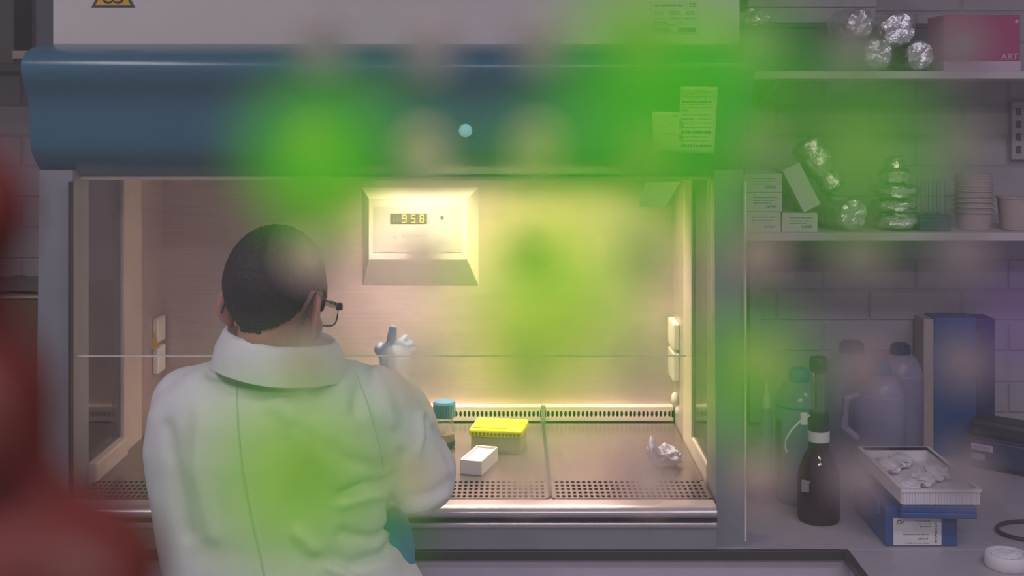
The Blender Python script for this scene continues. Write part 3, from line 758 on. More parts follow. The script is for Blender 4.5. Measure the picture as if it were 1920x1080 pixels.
# stool
st = thing('lab_stool', 'round black lab stool under the seated person in white coat', 'stool', (hip.x, 1.98, 0))
sz = hip.z-.155
obj('seat', lathe([(.0, sz-.05), (.17, sz-.05), (.185, sz-.03), (.18, sz-.005), (.15, sz)], (hip.x, 1.96, 0), 32), M['black_cap'], st, smooth=40)
obj('column', lathe([(.028, .06), (.028, .3), (.02, .3), (.02, sz-.05)], (hip.x, 1.96, 0), 16), M['post'], st, smooth=40)
for k in range(5):
    a = 2*PI*k/5+.3; obj('leg', tube([(hip.x, 1.96, .075), (hip.x+.27*math.cos(a), 1.96+.27*math.sin(a)*.8, .03)], [.02, .014], 8), M['post'], st)
    obj('castor', lathe([(.014, 0), (.02, .008), (.02, .03), (.012, .04)], (hip.x+.27*math.cos(a), 1.96+.27*math.sin(a)*.8, 0), 12), M['black_cap'], st)

# ------------------------------------------------------------------ shelves on the right
YS = 2.62
shelf_m = mat('white_shelf', (.56, .51, .51), .5, var=.03)
Z1 = zat(437, YS); Z2 = zat(133, YS)
shelves = []
for z, lab in ((Z1, 'long white wall shelf holding foil rolls, small boxes and cups'), (Z2, 'long white upper wall shelf holding foil rolls and magenta box')):
    t = thing('wall_shelf', lab, 'shelf', (1.0, YW, z-.017), 'white wall shelves')
    obj('shelf_board', box((.47, YS, z-.0175), (1.6, YW-.004, z), .002), shelf_m, t)
    for bx in (.60, 1.45):
        bm = prism([(YW-.014, z-.0176), (YS+.08, z-.0176), (YS+.08, z-.026), (YW-.014, z-.075)], bx-.006, bx+.006)
        obj('shelf_bracket', bm, M['grey_box'], t)
for x in (.588, 1.45):
    t = thing('shelf_rail', 'slotted vertical shelf rail fixed to the wall '+('beside the cabinet' if x < 1 else 'at the far right'), 'rail', (x, YW-.01, ZB+.1))
    obj('rail_channel', box((x-.014, YW-.014, ZB+.06), (x+.014, YW-.003, 1.99), .002), M['grey_box'], t)
def shelf_x(px, Y): return (px-CXP)*Y/FPX
Y0 = 2.635; s0 = Y0/FPX
def carton(px0, px1, py1, py0, depth, lab, zbase, rot=None, prints=True):
    x0, x1 = shelf_x(px0, Y0), shelf_x(px1, Y0); h = (py1-py0)*s0
    t = thing('small_carton', lab, 'box', ((x0+x1)/2, Y0, zbase), 'small white cartons on the lower shelf')
    obj('carton_body', box((x0, Y0, zbase), (x1, Y0+depth, zbase+h), .001), M['card_white'], t)
    if prints:
        ww = x1-x0
        print_lines('carton_print', [(x0+ww*.2, x0+ww*.85, zbase+h*.70, zbase+h*.78), (x0+ww*.2, x0+ww*.8, zbase+h*.55, zbase+h*.61), (x0+ww*.2, x0+ww*.7, zbase+h*.42, zbase+h*.48), (x0+ww*.55, x0+ww*.85, zbase+h*.2, zbase+h*.36)], Y0, M['ink_soft'], t)
    return zbase+h
z = Z1+.0005
z = carton(1396, 1464, 437, 399, .15, 'white printed carton at the bottom of the carton stack by the cabinet', z)
z = carton(1399, 1467, 398, 362, .15, 'white printed carton in the middle of the carton stack', z+.0005)
z = carton(1396, 1466, 361, 326, .15, 'white printed carton on top of the carton stack', z+.0005)
zc1 = carton(1466.5, 1533, 437, 401, .15, 'white printed carton standing beside the carton stack, under a leaning one', Z1+.0005)
# leaning carton
cl = W(1497, 352, Y0+.03); R_ = rotY(math.radians(-27), cl)
lo = cl-Vector((.021, .03, .052)); hi = cl+Vector((.021, .05, .052)); bm = box(lo, hi, .001, R_)
zmin = min(v.co.z for v in bm.verts); bmesh.ops.translate(bm, verts=bm.verts, vec=(0, 0, zc1+.0006-zmin))
t = tag(obj('leaning_carton', bm, M['card_white']), 'plain white carton leaning at an angle above the other cartons', 'box', 'small white cartons on the lower shelf')
# foil things
def foil_roll(name, a, b, r, lab, seed, group, taper=False):
    a = Vector(a); b = Vector(b); d = b-a; L = d.length; N = 14; prof = [(0, 0), (r*.55, -.002), (r*.86, .001), (r, .008)]
    prof += [(r*(1+.03*math.sin(k*2.1+seed)), .008+(L-.016)*k/N) for k in range(1, N)]
    prof += [(r, L-.008), (r*.86, L-.001), (r*.5, L+.002), (0, L)]
    bm = lathe(prof, (0, 0, 0), 36, cap=False)
    for v in bm.verts:   # pleats on the ends, wrinkles on the side
        ang = math.atan2(v.co.y, v.co.x); rr = math.hypot(v.co.x, v.co.y)/r
        v.co.z += (.0022 if v.co.z < L/2 else -.0022)*math.sin(ang*5+seed+7*rr)*rr*(1-rr)*4*(1 if (v.co.z < .01 or v.co.z > L-.01) else 0)
    crumple(bm, r*.10, 75, seed)
    if taper:
        for v in bm.verts:
            u = v.co.z/L; k = 1.0 if u > .5 else (.72 if u < .3 else .72+.28*(u-.3)/.2); k *= (.86 if .28 < u < .36 else 1)
            v.co.x *= k; v.co.y *= k
    q = Vector((0, 0, 1)).rotation_difference(d.normalized()).to_matrix().to_4x4()
    bmesh.ops.transform(bm, matrix=Matrix.Translation(a) @ q, verts=bm.verts)
    return tag(obj(name, bm, M['foil'], smooth=35), lab, 'foil roll', group)
UG = 'foil-wrapped rolls on the upper shelf'
def roll_up(px, py, rpx, Y, L, dx, lab, seed):
    c = W(px, py, Y); r = rpx*Y/FPX; return c, r
ra = 30*2.64/FPX
YR = 2.64
def ur(px, rpx, z): c = W(px, 0, YR); c.z = z; return c, rpx*YR/FPX
c1, r1 = ur(1646, 30, Z2+30*YR/FPX+.0025); c2, r2 = ur(1727, 28, Z2+28*YR/FPX+.0025)
foil_roll('foil_roll', c1, c1+Vector((.0, .105, 0)), r1, 'foil-wrapped roll on upper shelf, lower left of the group of four', 1.0, UG)
foil_roll('foil_roll', c2, c2+Vector((0, .105, 0)), r2, 'foil-wrapped roll on upper shelf, lower right beside the magenta box', 2.0, UG)
c3 = W(1687, 53, YR); foil_roll('foil_roll', c3, c3+Vector((-.004, .105, 0)), 33*YR/FPX, 'largest foil-wrapped roll lying on top of two others', 3.3, UG)
c4 = W(1616, 43, YR+.0); foil_roll('foil_roll', c4, c4+Vector((-.025, .095, .0)), 29*YR/FPX, 'foil-wrapped roll on upper shelf, upper left of the four', 4.1, UG)
# navy crate, grey box and foil scrap
xa, xb = shelf_x(1380, 2.76), shelf_x(1772, 2.76)  # crate widened to the right, painting the wall's shade behind the rolls
t = thing('storage_crate', 'dark navy storage crate on upper shelf, right part standing in for wall shadow', 'crate', ((xa+xb)/2, 2.82, Z2))
zt_ = zat(43, 2.76)
obj('crate_body', box((xa, 2.765, Z2+.0005), (xb, 2.885, zt_-.012), .003), M['navy'], t)
obj('crate_rim', box((xa-.003, 2.760, zt_-.012), (xb+.003, 2.888, zt_), .003), M['navy'], t)
t = thing('grey_case', 'pale grey box with a lid seam on top of the navy crate', 'box', (shelf_x(1510, 2.77), 2.82, zt_))
xa, xb = shelf_x(1403, 2.77), shelf_x(1642, 2.77)
obj('case_body', box((xa, 2.77, zt_+.0005), (xb, 2.88, zat(14, 2.77)), .002), M['grey_box'], t)
obj('case_lid', box((xa-.002, 2.767, zat(13, 2.77)), (xb+.002, 2.882, zat(-40, 2.77)), .002), M['grey_box'], t)
c5 = W(1416, 30, 2.74); bm = new(); bmesh.ops.create_icosphere(bm, subdivisions=4, radius=1)
for v in bm.verts:
    k = 1+.4*noise.noise(v.co*2.4); v.co = Vector((v.co.x*.034*k, v.co.y*.018*k, v.co.z*.018*k))
crumple(bm, .004, 90, 2); bmesh.ops.translate(bm, verts=bm.verts, vec=(c5.x, 2.745, zt_+.012)); 
tag(obj('foil_scrap', bm, M['foil'], smooth=30), 'crumpled scrap of foil on the navy crate beside the cabinet top', 'foil')
# magenta box
xa, xb = shelf_x(1770, 2.65), shelf_x(1913, 2.65); za, zb_ = Z2+.0005, zat(28, 2.65)
t = thing('tip_carton', 'magenta carton marked ART on the upper shelf', 'box', ((xa+xb)/2, 2.7, za))
obj('carton_body', box((xa, 2.65, za), (xb, 2.755, zb_), .0015), M['pink'], t)
obj('carton_base_band', box((xa-.001, 2.6485, za), (xb+.001, 2.7565, za+.022), .001), M['art_white'], t)
obj('carton_lid_line', box((xa-.0006, 2.6492, zat(84, 2.65)), (xb+.0006, 2.7556, zat(82.5, 2.65))), M['pink'], t)
text('carton_lettering', 'ART', .020, (shelf_x(1877, 2.649), 2.6488, zat(112, 2.649)), mat('pale_pink_print', (.62, .36, .48), .5), t, bold=.0004)
obj('carton_spot', lathe([(.004, 0), (.004, .0006)], (shelf_x(1906, 2.65), 2.6492, zat(40, 2.65)), 12, Matrix.Rotation(PI/2, 4, 'X')), M['art_white'], t)
# lower shelf foils
LG = 'foil-wrapped things on the lower shelf'
c6 = W(1601, 404, 2.645); r6 = 31*2.645/FPX; c6.z = Z1+r6+.003
foil_roll('foil_roll', c6, c6+Vector((-.05, .17, 0)), r6, 'foil-wrapped roll lying end-on on the lower shelf between cartons and foil stack', 5.2, LG)
a6 = W(1566, 354, 2.73); b6 = W(1510, 266, 2.76)
foil_roll('foil_bottle', a6, b6, 33*2.7/FPX, 'long foil-wrapped bottle leaning behind the leaning carton', 6.4, LG, True)
cx7 = W(1681, 0, 2.68).x; z = Z1+.001
for k, (w7, h7) in enumerate(((.050, .036), (.049, .027), (.050, .030), (.034, .055))):
    prof7 = [(0, 0), (w7*.8, .002), (w7, h7*.3), (w7*1.02, h7*.7), (w7*.7, h7*.95), (0, h7)] if k < 3 else [(0, 0), (w7*.9, .001), (w7, h7*.4), (w7*.6, h7*.62), (w7*.62, h7*.85), (w7*.5, h7), (0, h7)]
    pp = []
    for (ra_, za_), (rb_, zb2) in zip(prof7, prof7[1:]):
        for q in range(4): pp.append((ra_+(rb_-ra_)*q/4, za_+(zb2-za_)*q/4))
    pp.append(prof7[-1])
    bm = lathe(pp, (0, 0, 0), 40, cap=False); crumple(bm, .0045, 65, 3+k*2.2)
    bmesh.ops.translate(bm, verts=bm.verts, vec=(cx7+(.002*(-1)**k), 2.68+w7*.3, z+.003)); z += h7+.004
    tag(obj('foil_packet', bm, M['foil'], smooth=30), ['flat foil packet at the bottom of the foil stack', 'flat foil packet second from the bottom of the foil stack', 'flat foil packet third from the bottom of the foil stack', 'small foil-capped lump on top of the foil stack'][k], 'foil packet', LG)
# blue box with clear tubes
xa, xb = shelf_x(1724, 2.66), shelf_x(1784, 2.66); zt7 = zat(404, 2.66)
t = thing('blue_box', 'small dark blue box on lower shelf under the clear tubes', 'box', ((xa+xb)/2, 2.7, Z1))
obj('box_body', box((xa, 2.66, Z1+.0005), (xb, 2.74, zt7-.008), .002), M['blue_file_dark'], t)
obj('box_lid', box((xa-.001, 2.659, zt7-.008), (xb+.001, 2.741, zt7), .002), M['blue_file_dark'], t)
for k in range(5):
    cc_ = Vector((xa+.009+k*.0132, 2.69+.012*(k % 2), zt7+.0003))
    bm = lathe([(.0052, 0), (.0062, .004), (.0062, .072), (.0072, .073), (.0072, .078), (.0058, .078), (.0056, .006), (0, .004)], cc_, 16)
    tag(obj('clear_tube', bm, M['clear'], smooth=40), '%s clear plastic tube standing on the small blue box' % ['leftmost', 'second from left', 'middle', 'second from right', 'rightmost'][k], 'tube', 'clear tubes on the blue box')
# stacked cups
cpc = W(1826, 0, 2.70); z = Z1+.0005
for k in range(9):
    cc_ = Vector((cpc.x+0, 2.70, z))
    bm = lathe([(0, .0005), (.035, .0005), (.0405, .040), (.0455-.0005*k, .0395), (.0455-.0005*k, .0425), (.0402, .0425), (.0346, .0015), (0, .0015)] if k < 8 else [(0, .0005), (.034, .0005), (.038, .028), (.0395, .0285), (.0395, .031), (.036, .031), (.0335, .003), (0, .003)], cc_, 32, cap=False)
    tag(obj('paper_cup', bm, M['beige_cup'], smooth=40), ('beige cup, %s of the nested stack on the lower shelf' % ['lowest', 'second from the bottom', 'third from the bottom', 'fourth from the bottom', 'fifth, the middle one', 'fourth from the top', 'third from the top', 'second from the top', 'topmost'][k]), 'cup', 'nested beige cups'); z += .0118
cc_ = Vector((W(1905, 0, 2.70).x, 2.70, Z1+.0005))
tag(obj('beaker_cup', lathe([(0, .0005), (.034, .0005), (.0405, .070), (.043, .0705), (.043, .074), (.039, .074), (.0325, .003), (0, .003)], cc_, 32, cap=False), M['beige_cup'], smooth=40), 'single beige cup standing right of the nested cup stack', 'cup')
# slotted rack on the wall, far right
t = thing('slotted_panel', 'slotted white drying panel on the wall at the far right', 'panel', (1.25, YW, 1.6))
xx = shelf_x(1898, 2.88)
obj('panel_board', box((xx, 2.882, zat(300, 2.88)), (xx+.16, YW-.003, zat(190, 2.88)), .003), M['paint_wall'], t)
for i in range(5):
    for j in range(4):
        obj('slot', box((xx+.010+i*.026, 2.8805, zat(288-j*24, 2.88)), (xx+.022+i*.026, 2.8825, zat(274-j*24, 2.88)), .002, seg=1), M['ink'], t)

# ------------------------------------------------------------------ things on the bench, right
def carboy(px, Y, wpx, py_top, capm, lab, body_m, liq_m, level_py, name='carboy', tap=False, handle=0):
    c = W(px, 0, Y); c.z = ZB+.0005; s = Y/FPX; r = wpx/2*s; H = zat(py_top, Y)-ZB
    t = thing(name, lab, 'carboy', c, 'plastic carboys on the bench')
    hn = .03
    b_ = obj('body', lathe([(0, 0), (r*.92, 0), (r, .008), (r, H*.72), (r*.96, H*.78), (r*.72, H*.87), (r*.42, H*.91), (r*.40, H-hn)], c, 32, cap=False), body_m, t, smooth=40)
    obj('liquid', lathe([(0, .004), (r*.9, .004), (r*.965, .01), (r*.965, zat(level_py, Y)-ZB), (0, zat(level_py, Y)-ZB)], c, 32, cap=False), liq_m, t, smooth=40)
    cp_ = obj('cap', lathe([(r*.44, H-hn), (r*.46, H-hn+.004), (r*.46, H-.008), (r*.34, H-.001), (0, H)], c, 28), capm, t, smooth=40)
    obj('rim_band', lathe([(r*1.01, H*.715), (r*1.012, H*.73), (r*.99, H*.735)], c, 32, cap=False), capm if tap else body_m, t)
    if handle:
        x = c.x+handle*r
        obj('handle', tube([(c.x+handle*r*.9, c.y-.01, c.z+H*.74), (x+handle*.025, c.y-.015, c.z+H*.70), (x+handle*.028, c.y-.015, c.z+H*.45), (c.x+handle*r*.97, c.y-.01, c.z+H*.36)], .008, 10), body_m, t, smooth=60)
    if tap:
        obj('scale_strip', box((c.x-r-.001, c.y-.022, c.z+H*.20), (c.x-r+.008, c.y-.012, c.z+H*.62)), M['ink'], t)
    return t
carboy(1499, 2.50, 88, 690, M['teal_cap'], 'tall blue-tinted carboy with teal cap behind the amber bottle', M['natural_blue'], M['water_blue'], 868, tap=True)
carboy(1597, 2.80, 98, 639, M['navy_cap'], 'milky carboy with navy cap at the back, nearest the cabinet', M['natural'], M['water'], 790)
carboy(1688, 2.82, 80, 643, M['navy_cap'], 'milky carboy with navy cap at the back, beside the blue file', M['natural'], M['water'], 760)
carboy(1650, 2.65, 92, 680, M['teal_cap'], 'translucent jug with side handle in front of the back carboys', M['natural'], M['water'], 800, name='handled_jug', handle=-1)
# thin dark cylinder left of the blue-tinted carboy
c_ = W(1437, 0, 2.56); c_.z = ZB+.0005
t = thing('wash_bottle', 'slim white wash bottle in the corner beside the cabinet post', 'bottle', c_)
obj('bottle_body', lathe([(0, 0), (.013, 0), (.014, .004), (.014, .15), (.008, .17), (.008, .18)], c_, 20, cap=False), M['natural'], t, smooth=40)
obj('bottle_cap', lathe([(.010, .178), (.010, .20), (.004, .215), (.003, .235)], c_, 16), M['white_plastic'], t, smooth=40)
# amber bottle with dispenser
Ya = 2.38; c_ = W(1535, 0, Ya); c_.z = ZB+.0005
za_ = lambda py: zat(py, Ya)-ZB
t = thing('amber_bottle', 'brown amber glass bottle with black and clear dispenser top', 'bottle', c_)
ro = .0415
body_a = obj('glass_body', lathe([(0, 0), (ro*.93, 0), (ro, .006), (ro, za_(898)), (ro*.93, za_(880)), (ro*.72, za_(858)), (ro*.50, za_(842)), (ro*.45, za_(828)), (ro*.45, za_(822))], c_, 40, cap=False), M['amber'], t, smooth=40)
obj('liquid', lathe([(0, .003), (ro*.9, .003), (ro*.95, .008), (ro*.95, za_(905)), (0, za_(905))], c_, 32, cap=False), M['amber_in'], t, smooth=40)
obj('glass_label', box((c_.x-ro*.98, c_.y-.030, ZB+za_(914)), (c_.x-ro*.45, c_.y-.026, ZB+za_(893)), 0, rotZ(math.radians(-28), (c_.x-ro*.7, c_.y-.028, 0))), M['ink_soft'], t)
obj('white_ring', lathe([(.0205, za_(827)), (.0215, za_(826)), (.0215, za_(808)), (.019, za_(807))], c_, 28), M['white_plastic'], t, smooth=40)
obj('collar', lathe([(.019, za_(807)), (.0205, za_(806)), (.0205, za_(776)), (.018, za_(774))], c_, 28), M['black_cap'], t, smooth=40)
obj('dispenser_tube', lathe([(.0145, za_(775)), (.0145, za_(694)), (.012, za_(694)), (.012, za_(775))], c_, 24, cap=False), M['clear'], t, smooth=40)
obj('plunger', lathe([(.0085, za_(770)), (.0085, za_(700))], c_, 16), mat('grey_plunger', (.12, .11, .13), .4), t, smooth=40)
obj('dispenser_cap', lathe([(.0165, za_(696)), (.018, za_(694)), (.018, za_(674)), (.016, za_(670))], c_, 24), M['black_cap'], t, smooth=40)
obj('spout_tube', tube([W(1519, 778, Ya-.005), W(1500, 790, Ya-.01), W(1484, 806, Ya-.015), W(1473, 824, Ya-.015), W(1472, 838, Ya-.015), W(1475, 848, Ya-.015)], .0022, 8), M['white_plastic'], t, smooth=60)
obj('spout_base', box(W(1504, 785, Ya-.006)-Vector((.004, .005, .012)), W(1504, 785, Ya-.006)+Vector((.010, .005, .012)), .002), M['white_plastic'], t)
# blue carton with label, its lid, and the ribbed tray on top
bx0, bx1, by0, by1, bz1 = .6985, .834, 2.235, 2.44, ZB+.072
t = thing('blue_carton', 'deep blue carton with white printed label under the white tray', 'box', (.76, 2.33, ZB))
obj('carton_body', box((bx0, by0, ZB+.0005), (bx1, by1, bz1), .002), M['tip_blue'], t)
lb = obj('carton_label', box(Vector((W(1675, 0, by0).x, by0-.0008, zat(1022, by0))), Vector((W(1765, 0, by0).x, by0+.0002, zat(971, by0)))), M['paper'], t)
X_ = lambda px: W(px, 0, by0).x
Z_ = lambda py: zat(py, by0)
print_lines('label_print', [(X_(1718), X_(1745), Z_(978), Z_(976)), (X_(1722), X_(1745), Z_(983), Z_(981)), (X_(1724), X_(1745), Z_(988), Z_(986)), (X_(1692), X_(1742), Z_(1003), Z_(1000)), (X_(1720), X_(1741), Z_(1012), Z_(1008)), (X_(1698), X_(1742), Z_(1019), Z_(1017))], by0-.0008, M['ink_soft'], lb)
print_lines('label_print', [(X_(1752), X_(1757), Z_(1014-k*4.2), Z_(1017-k*4.2)) for k in range(9)], by0-.0008, M['ink'], lb)
obj('label_logo', tube([(X_(1686)+.0045*math.cos(q*2*PI/12), by0-.001, Z_(979)+.003*math.sin(q*2*PI/12)) for q in range(12)], .0008, 6, closed=True), M['ink'], lb)
text('label_logo', 'P', .008, (X_(1692), by0-.001, Z_(982)), M['ink'], lb)
lidR = rotZ(math.radians(-3), (.80, 2.3, 0))
obj('carton_lid', box((.724, 2.205, bz1+.0005), (.862, 2.40, bz1+.013), .002, lidR), M['tip_blue'], t)
obj('carton_lid_lip', box((.724, 2.203, bz1-.009), (.862, 2.230, bz1+.001), .002, lidR), M['tip_blue'], t)
obj('carton_flap', box((.690, 2.26, bz1-.020), (.6975, 2.42, bz1+.006), .002), M['tip_blue'], t)
tz0 = bz1+.0145; tz1 = tz0+.029
tx0, tx1, ty0, ty1 = .7225, .866, 2.212, 2.485
t = thing('ribbed_tray', 'white ribbed polystyrene tray of crumpled wrappers on the blue carton', 'tray', (.79, 2.35, tz0))
bm = new(); wl = .004
for lo, hi in (((tx0, ty0, tz0), (tx1, ty1, tz0+.003)), ((tx0, ty0, tz0+.003), (tx0+wl, ty1, tz1)), ((tx1-wl, ty0, tz0+.003), (tx1, ty1, tz1)), ((tx0+wl, ty0, tz0+.003), (tx1-wl, ty0+wl, tz1)), ((tx0+wl, ty1-wl, tz0+.003), (tx1-wl, ty1, tz1))): addbox(bm, lo, hi)
obj('tray_body', bm, M['poly'], t)
bm = new()
for k in range(26):
    x = tx0+.004+k*(tx1-tx0-.008)/25; addbox(bm, (x-.0014, ty0-.0016, tz0), (x+.0014, ty0, tz1-.006))
for k in range(44):
    y = ty0+.004+k*(ty1-ty0-.008)/43; addbox(bm, (tx0-.0016, y-.0014, tz0), (tx0, y+.0014, tz1-.006))
obj('tray_ribs', bm, M['poly'], t)['kind'] = 'stuff'
bm = new()
for lo, hi in (((tx0-.003, ty0-.003, tz1-.006), (tx1+.003, ty0+wl, tz1)), ((tx0-.003, ty1-wl, tz1-.006), (tx1+.003, ty1+.003, tz1)), ((tx0-.003, ty0+wl, tz1-.006), (tx0+wl, ty1-wl, tz1)), ((tx1-wl, ty0+wl, tz1-.006), (tx1+.003, ty1-wl, tz1))): addbox(bm, lo, hi)
obj('tray_rim', bm, M['poly'], t)
for k in range(5):
    bm = new(); bmesh.ops.create_icosphere(bm, subdivisions=3, radius=1)
    cxk, cyk = tx0+.030+(k % 3)*.042, ty0+.06+k*.042
    for v in bm.verts:
        k2 = 1+.5*noise.noise(v.co*2+Vector((k*3, 0, 0))); v.co = Vector((v.co.x*.024*k2, v.co.y*.034*k2, v.co.z*.010*k2))
    crumple(bm, .004, 70, k); zmn = min(v.co.z for v in bm.verts); bmesh.ops.translate(bm, verts=bm.verts, vec=(cxk, cyk, tz0+.0035-zmn))
    tag(obj('crumpled_wrapper', bm, M['poly'], smooth=30), 'crumpled white wrapper in the ribbed tray, %s' % ['nearest the front', 'second from the front', 'in the middle', 'second from the back', 'nearest the wall'][k], 'wrapper', 'wrappers in the tray')
# box files
ya = 2.815
t = thing('box_file', 'tall blue box file with beige spine edge against the wall', 'file', (W(1790, 0, ya).x, 2.82, ZB))
zt_ = zat(596, ya)
obj('file_edge', box((W(1733, 0, ya).x, ya+.004, ZB+.0005), (W(1752, 0, ya).x, 2.885, zt_-.004), .001), M['beige_edge'], t)
obj('file_cover', box((W(1752, 0, ya).x, ya, ZB+.0005), (W(1832, 0, ya).x, 2.887, zt_), .003), M['blue_file'], t)
t = thing('box_file', 'dark blue box file standing right of the brighter blue one', 'file', (W(1850, 0, ya).x, 2.83, ZB))
obj('file_cover', box((W(1833, 0, ya).x, ya+.006, ZB+.0005), (W(1868, 0, ya).x, 2.887, zt_-.003), .003), M['blue_file_dark'], t)
# bench instrument
cI = W(1803, 0, 2.735); cI.z = ZB; Ri = rotZ(math.radians(-40), cI)
t = thing('bench_instrument', 'dark blue bench instrument with black lid and two white plates', 'instrument', cI)
def ib(lo, hi, b=.004): return box(cI+Vector(lo), cI+Vector(hi), b, Ri)
obj('foot', ib((.01, .01, .0005), (.17, .065, .008), .001), M['black_cap'], t)
bmI = ib((0, 0, .008), (.19, .075, .072), .008); obj('casing', bmI, M['device'], t)
obj('lid', ib((.014, .004, .073), (.19, .075, .112), .010), M['device_top'], t)
obj('lid_rim', ib((.006, -.003, .070), (.19, .075, .0745), .002), M['device_top'], t)
obj('name_plate', ib((.022, -.0015, .044), (.070, .001, .058), .0006), M['art_white'], t)
obj('switch_plate', ib((.022, -.0015, .022), (.052, .001, .036), .0006), M['grey_box'], t)
bm = new()
for k in range(6): addbox(bm, cI+Vector((.030+.006*k, -.0021, .049)), cI+Vector((.0335+.006*k, -.0010, .054)), Ri)
obj('plate_print', bm, M['ink_soft'], t)['kind'] = 'stuff'
# cable and white cap
pts = []
cc_ = onZ(1945, 1000, ZB)
for k in range(25):
    a = math.radians(60+260*k/24); pts.append(cc_+Vector((.075*math.cos(a), .055*math.sin(a), .0042)))
tag(obj('black_cable', tube(pts, .004, 10), M['black_cap'], smooth=60), 'loop of black cable lying on the bench at right', 'cable')
c_ = onZ(1888, 1062, ZB); c_.z += .0005
t = thing('white_jar_lid', 'white round screw lid with torn film near the bench front', 'lid', c_)
bm = lathe([(0, 0), (.036, 0), (.038, .003), (.038, .020), (.035, .024), (.031, .024), (.030, .018), (0, .017)], c_, 48, cap=False)
obj('lid_body', bm, M['poly'], t, smooth=40)
bm = new(); bmesh.ops.create_icosphere(bm, subdivisions=3, radius=1)
for v in bm.verts: v.co = Vector((v.co.x*.026, v.co.y*.022, max(0, v.co.z)*.008))
crumple(bm, .0045, 80, 9); bmesh.ops.translate(bm, verts=bm.verts, vec=(c_.x, c_.y, c_.z+.019)); obj('torn_film', bm, M['poly'], t, smooth=30)

# ------------------------------------------------------------------ left of the cabinet
YL = 2.62
t = thing('dark_wall_shelf', 'dark narrow wall shelf at the top left', 'shelf', (-1.25, YW, zat(126, YL)))
zl = zat(120, YL)
obj('shelf_board', box((-1.75, YL, zat(134, YL)), (-.925, YW-.004, zl), .002), mat('dark_green_board', (.035, .045, .035), .6), t)
bm = prism([(YW-.005, zat(134, YL)), (YL+.05, zat(134, YL)), (YW-.005, zat(134, YL)-.1)], -1.52, -1.505); obj('shelf_bracket', bm, M['post'], t)
t = thing('tan_tray', 'shallow tan tray on the dark wall shelf beside the hood', 'tray', (-1.0, 2.7, zl))
x0, x1 = W(28, 0, 2.64).x, W(112, 0, 2.64).x
obj('tray_floor', box((x0, 2.64, zl+.0005), (x1, 2.80, zl+.005)), M['navy'], t)
for lo, hi in (((x0-.004, 2.636, zl+.012), (x1, 2.642, zl+.030)), ((x0-.004, 2.642, zl+.012), (x0+.002, 2.80, zl+.030)), ((x0, 2.794, zl+.005), (x1, 2.80, zl+.038))): obj('tray_rim', box(lo, hi, .001), M['tan'], t)
obj('tray_wall', box((x0, 2.642, zl+.005), (x0+.004, 2.80, zl+.012)), M['navy'], t)
obj('tray_wall', box((x0, 2.642, zl+.005), (x1, 2.646, zl+.012)), M['navy'], t)
t = thing('grey_case', 'blue grey case standing on the tan tray beside the cabinet', 'case', (-.97, 2.72, zl))
obj('case_body', box((W(66, 0, 2.66).x, 2.66, zl+.0055), (W(112, 0, 2.66).x, 2.78, zl+.22), .004), M['bluegrey'], t)
obj('case_edge', box((W(56, 0, 2.66).x, 2.668, zl+.0055), (W(66, 0, 2.66).x, 2.77, zl+.21), .002), M['black_edge'], t)
t = thing('drab_folder', 'drab green folder standing on the dark shelf at far left', 'folder', (-1.2, 2.7, zl))
obj('folder_cover', box((W(-120, 0, 2.65).x, 2.65, zl+.0005), (W(26, 0, 2.65).x, 2.82, zl+.20), .003), M['drab'], t)
obj('folder_back', box((W(24, 0, 2.83).x, 2.825, zl+.0005), (W(70, 0, 2.83).x, 2.86, zl+.21), .003), M['drab'], t)
t = thing('cardboard_box', 'brown cardboard box on the bench left of the cabinet', 'box', (-1.18, 2.7, ZB))
ztc = zat(556, 2.60)
obj('box_body', box((-1.45, 2.60, ZB+.0005), (-.955, 2.86, ztc), .003), M['cardboard'], t)
obj('box_flap', box((-1.45, 2.595, ztc-.004), (-.958, 2.66, ztc+.001), .001, Matrix.Translation((0, 0, 0))), M['tan'], t)
bm = new(); bmesh.ops.create_grid(bm, x_segments=40, y_segments=24, size=.5)
for v in bm.verts:
    v.co = Vector((v.co.x*.46-1.19, v.co.y*.22+2.73, ztc+.006+.012*abs(noise.noise(Vector((v.co.x*9, v.co.y*7, 1))))))
o = tag(obj('plastic_bag', bm, mat('grey_polybag', (.16, .14, .12), .35, bump=.3), smooth=60), 'flat crumpled grey bag lying on the cardboard box', 'bag'); solid(o, .002, 1)

# ------------------------------------------------------------------ dotted plate held up close to the camera, and the hand
DP = .097
PW = lambda px, py, d=DP: W(px, py, d)
plate_c = Vector((.012, DP, ZC-.014))
t = thing('dotted_plate', 'clear plastic plate with frosted dots and green dye stains held close to camera', 'plate', plate_c)
sheet_m = clear_mat('clear_plate', (.985, .985, .985), (.72, .68, .72), .038, .0)
obj('plate_sheet', box((-.052, DP+.0012, ZC-.058), (.075, DP+.0022, ZC+.028), .0004), sheet_m, t)
rim_m = clear_mat('plate_rim', (.85, .85, .86), (.6, .6, .62), .3, .02)
for lo, hi in (((-.0535, DP-.004, ZC-.0595), (-.052, DP+.006, ZC+.0295)), ((.075, DP-.004, ZC-.0595), (.0765, DP+.006, ZC+.0295)), ((-.052, DP-.004, ZC-.0595), (.075, DP+.006, ZC-.058)), ((-.052, DP-.004, ZC+.028), (.075, DP+.006, ZC+.0295))):
    obj('plate_rim', box(lo, hi), rim_m, t)
dot_m = clear_mat('frosted_dot', (.92, .92, .92), (.62, .54, .52), .42, .0)
_nt = dot_m.node_tree; _rf = _nt.nodes.new('ShaderNodeBsdfRefraction'); _rf.inputs['Roughness'].default_value = .42; _rf.inputs['IOR'].default_value = 1.35; _rf.inputs['Color'].default_value = (.97, .95, .95, 1)
_mx = _nt.nodes.new('ShaderNodeMixShader'); _mx.inputs[0].default_value = .66; _o = _nt.nodes['Material Output']; _src = _o.inputs[0].links[0].from_socket
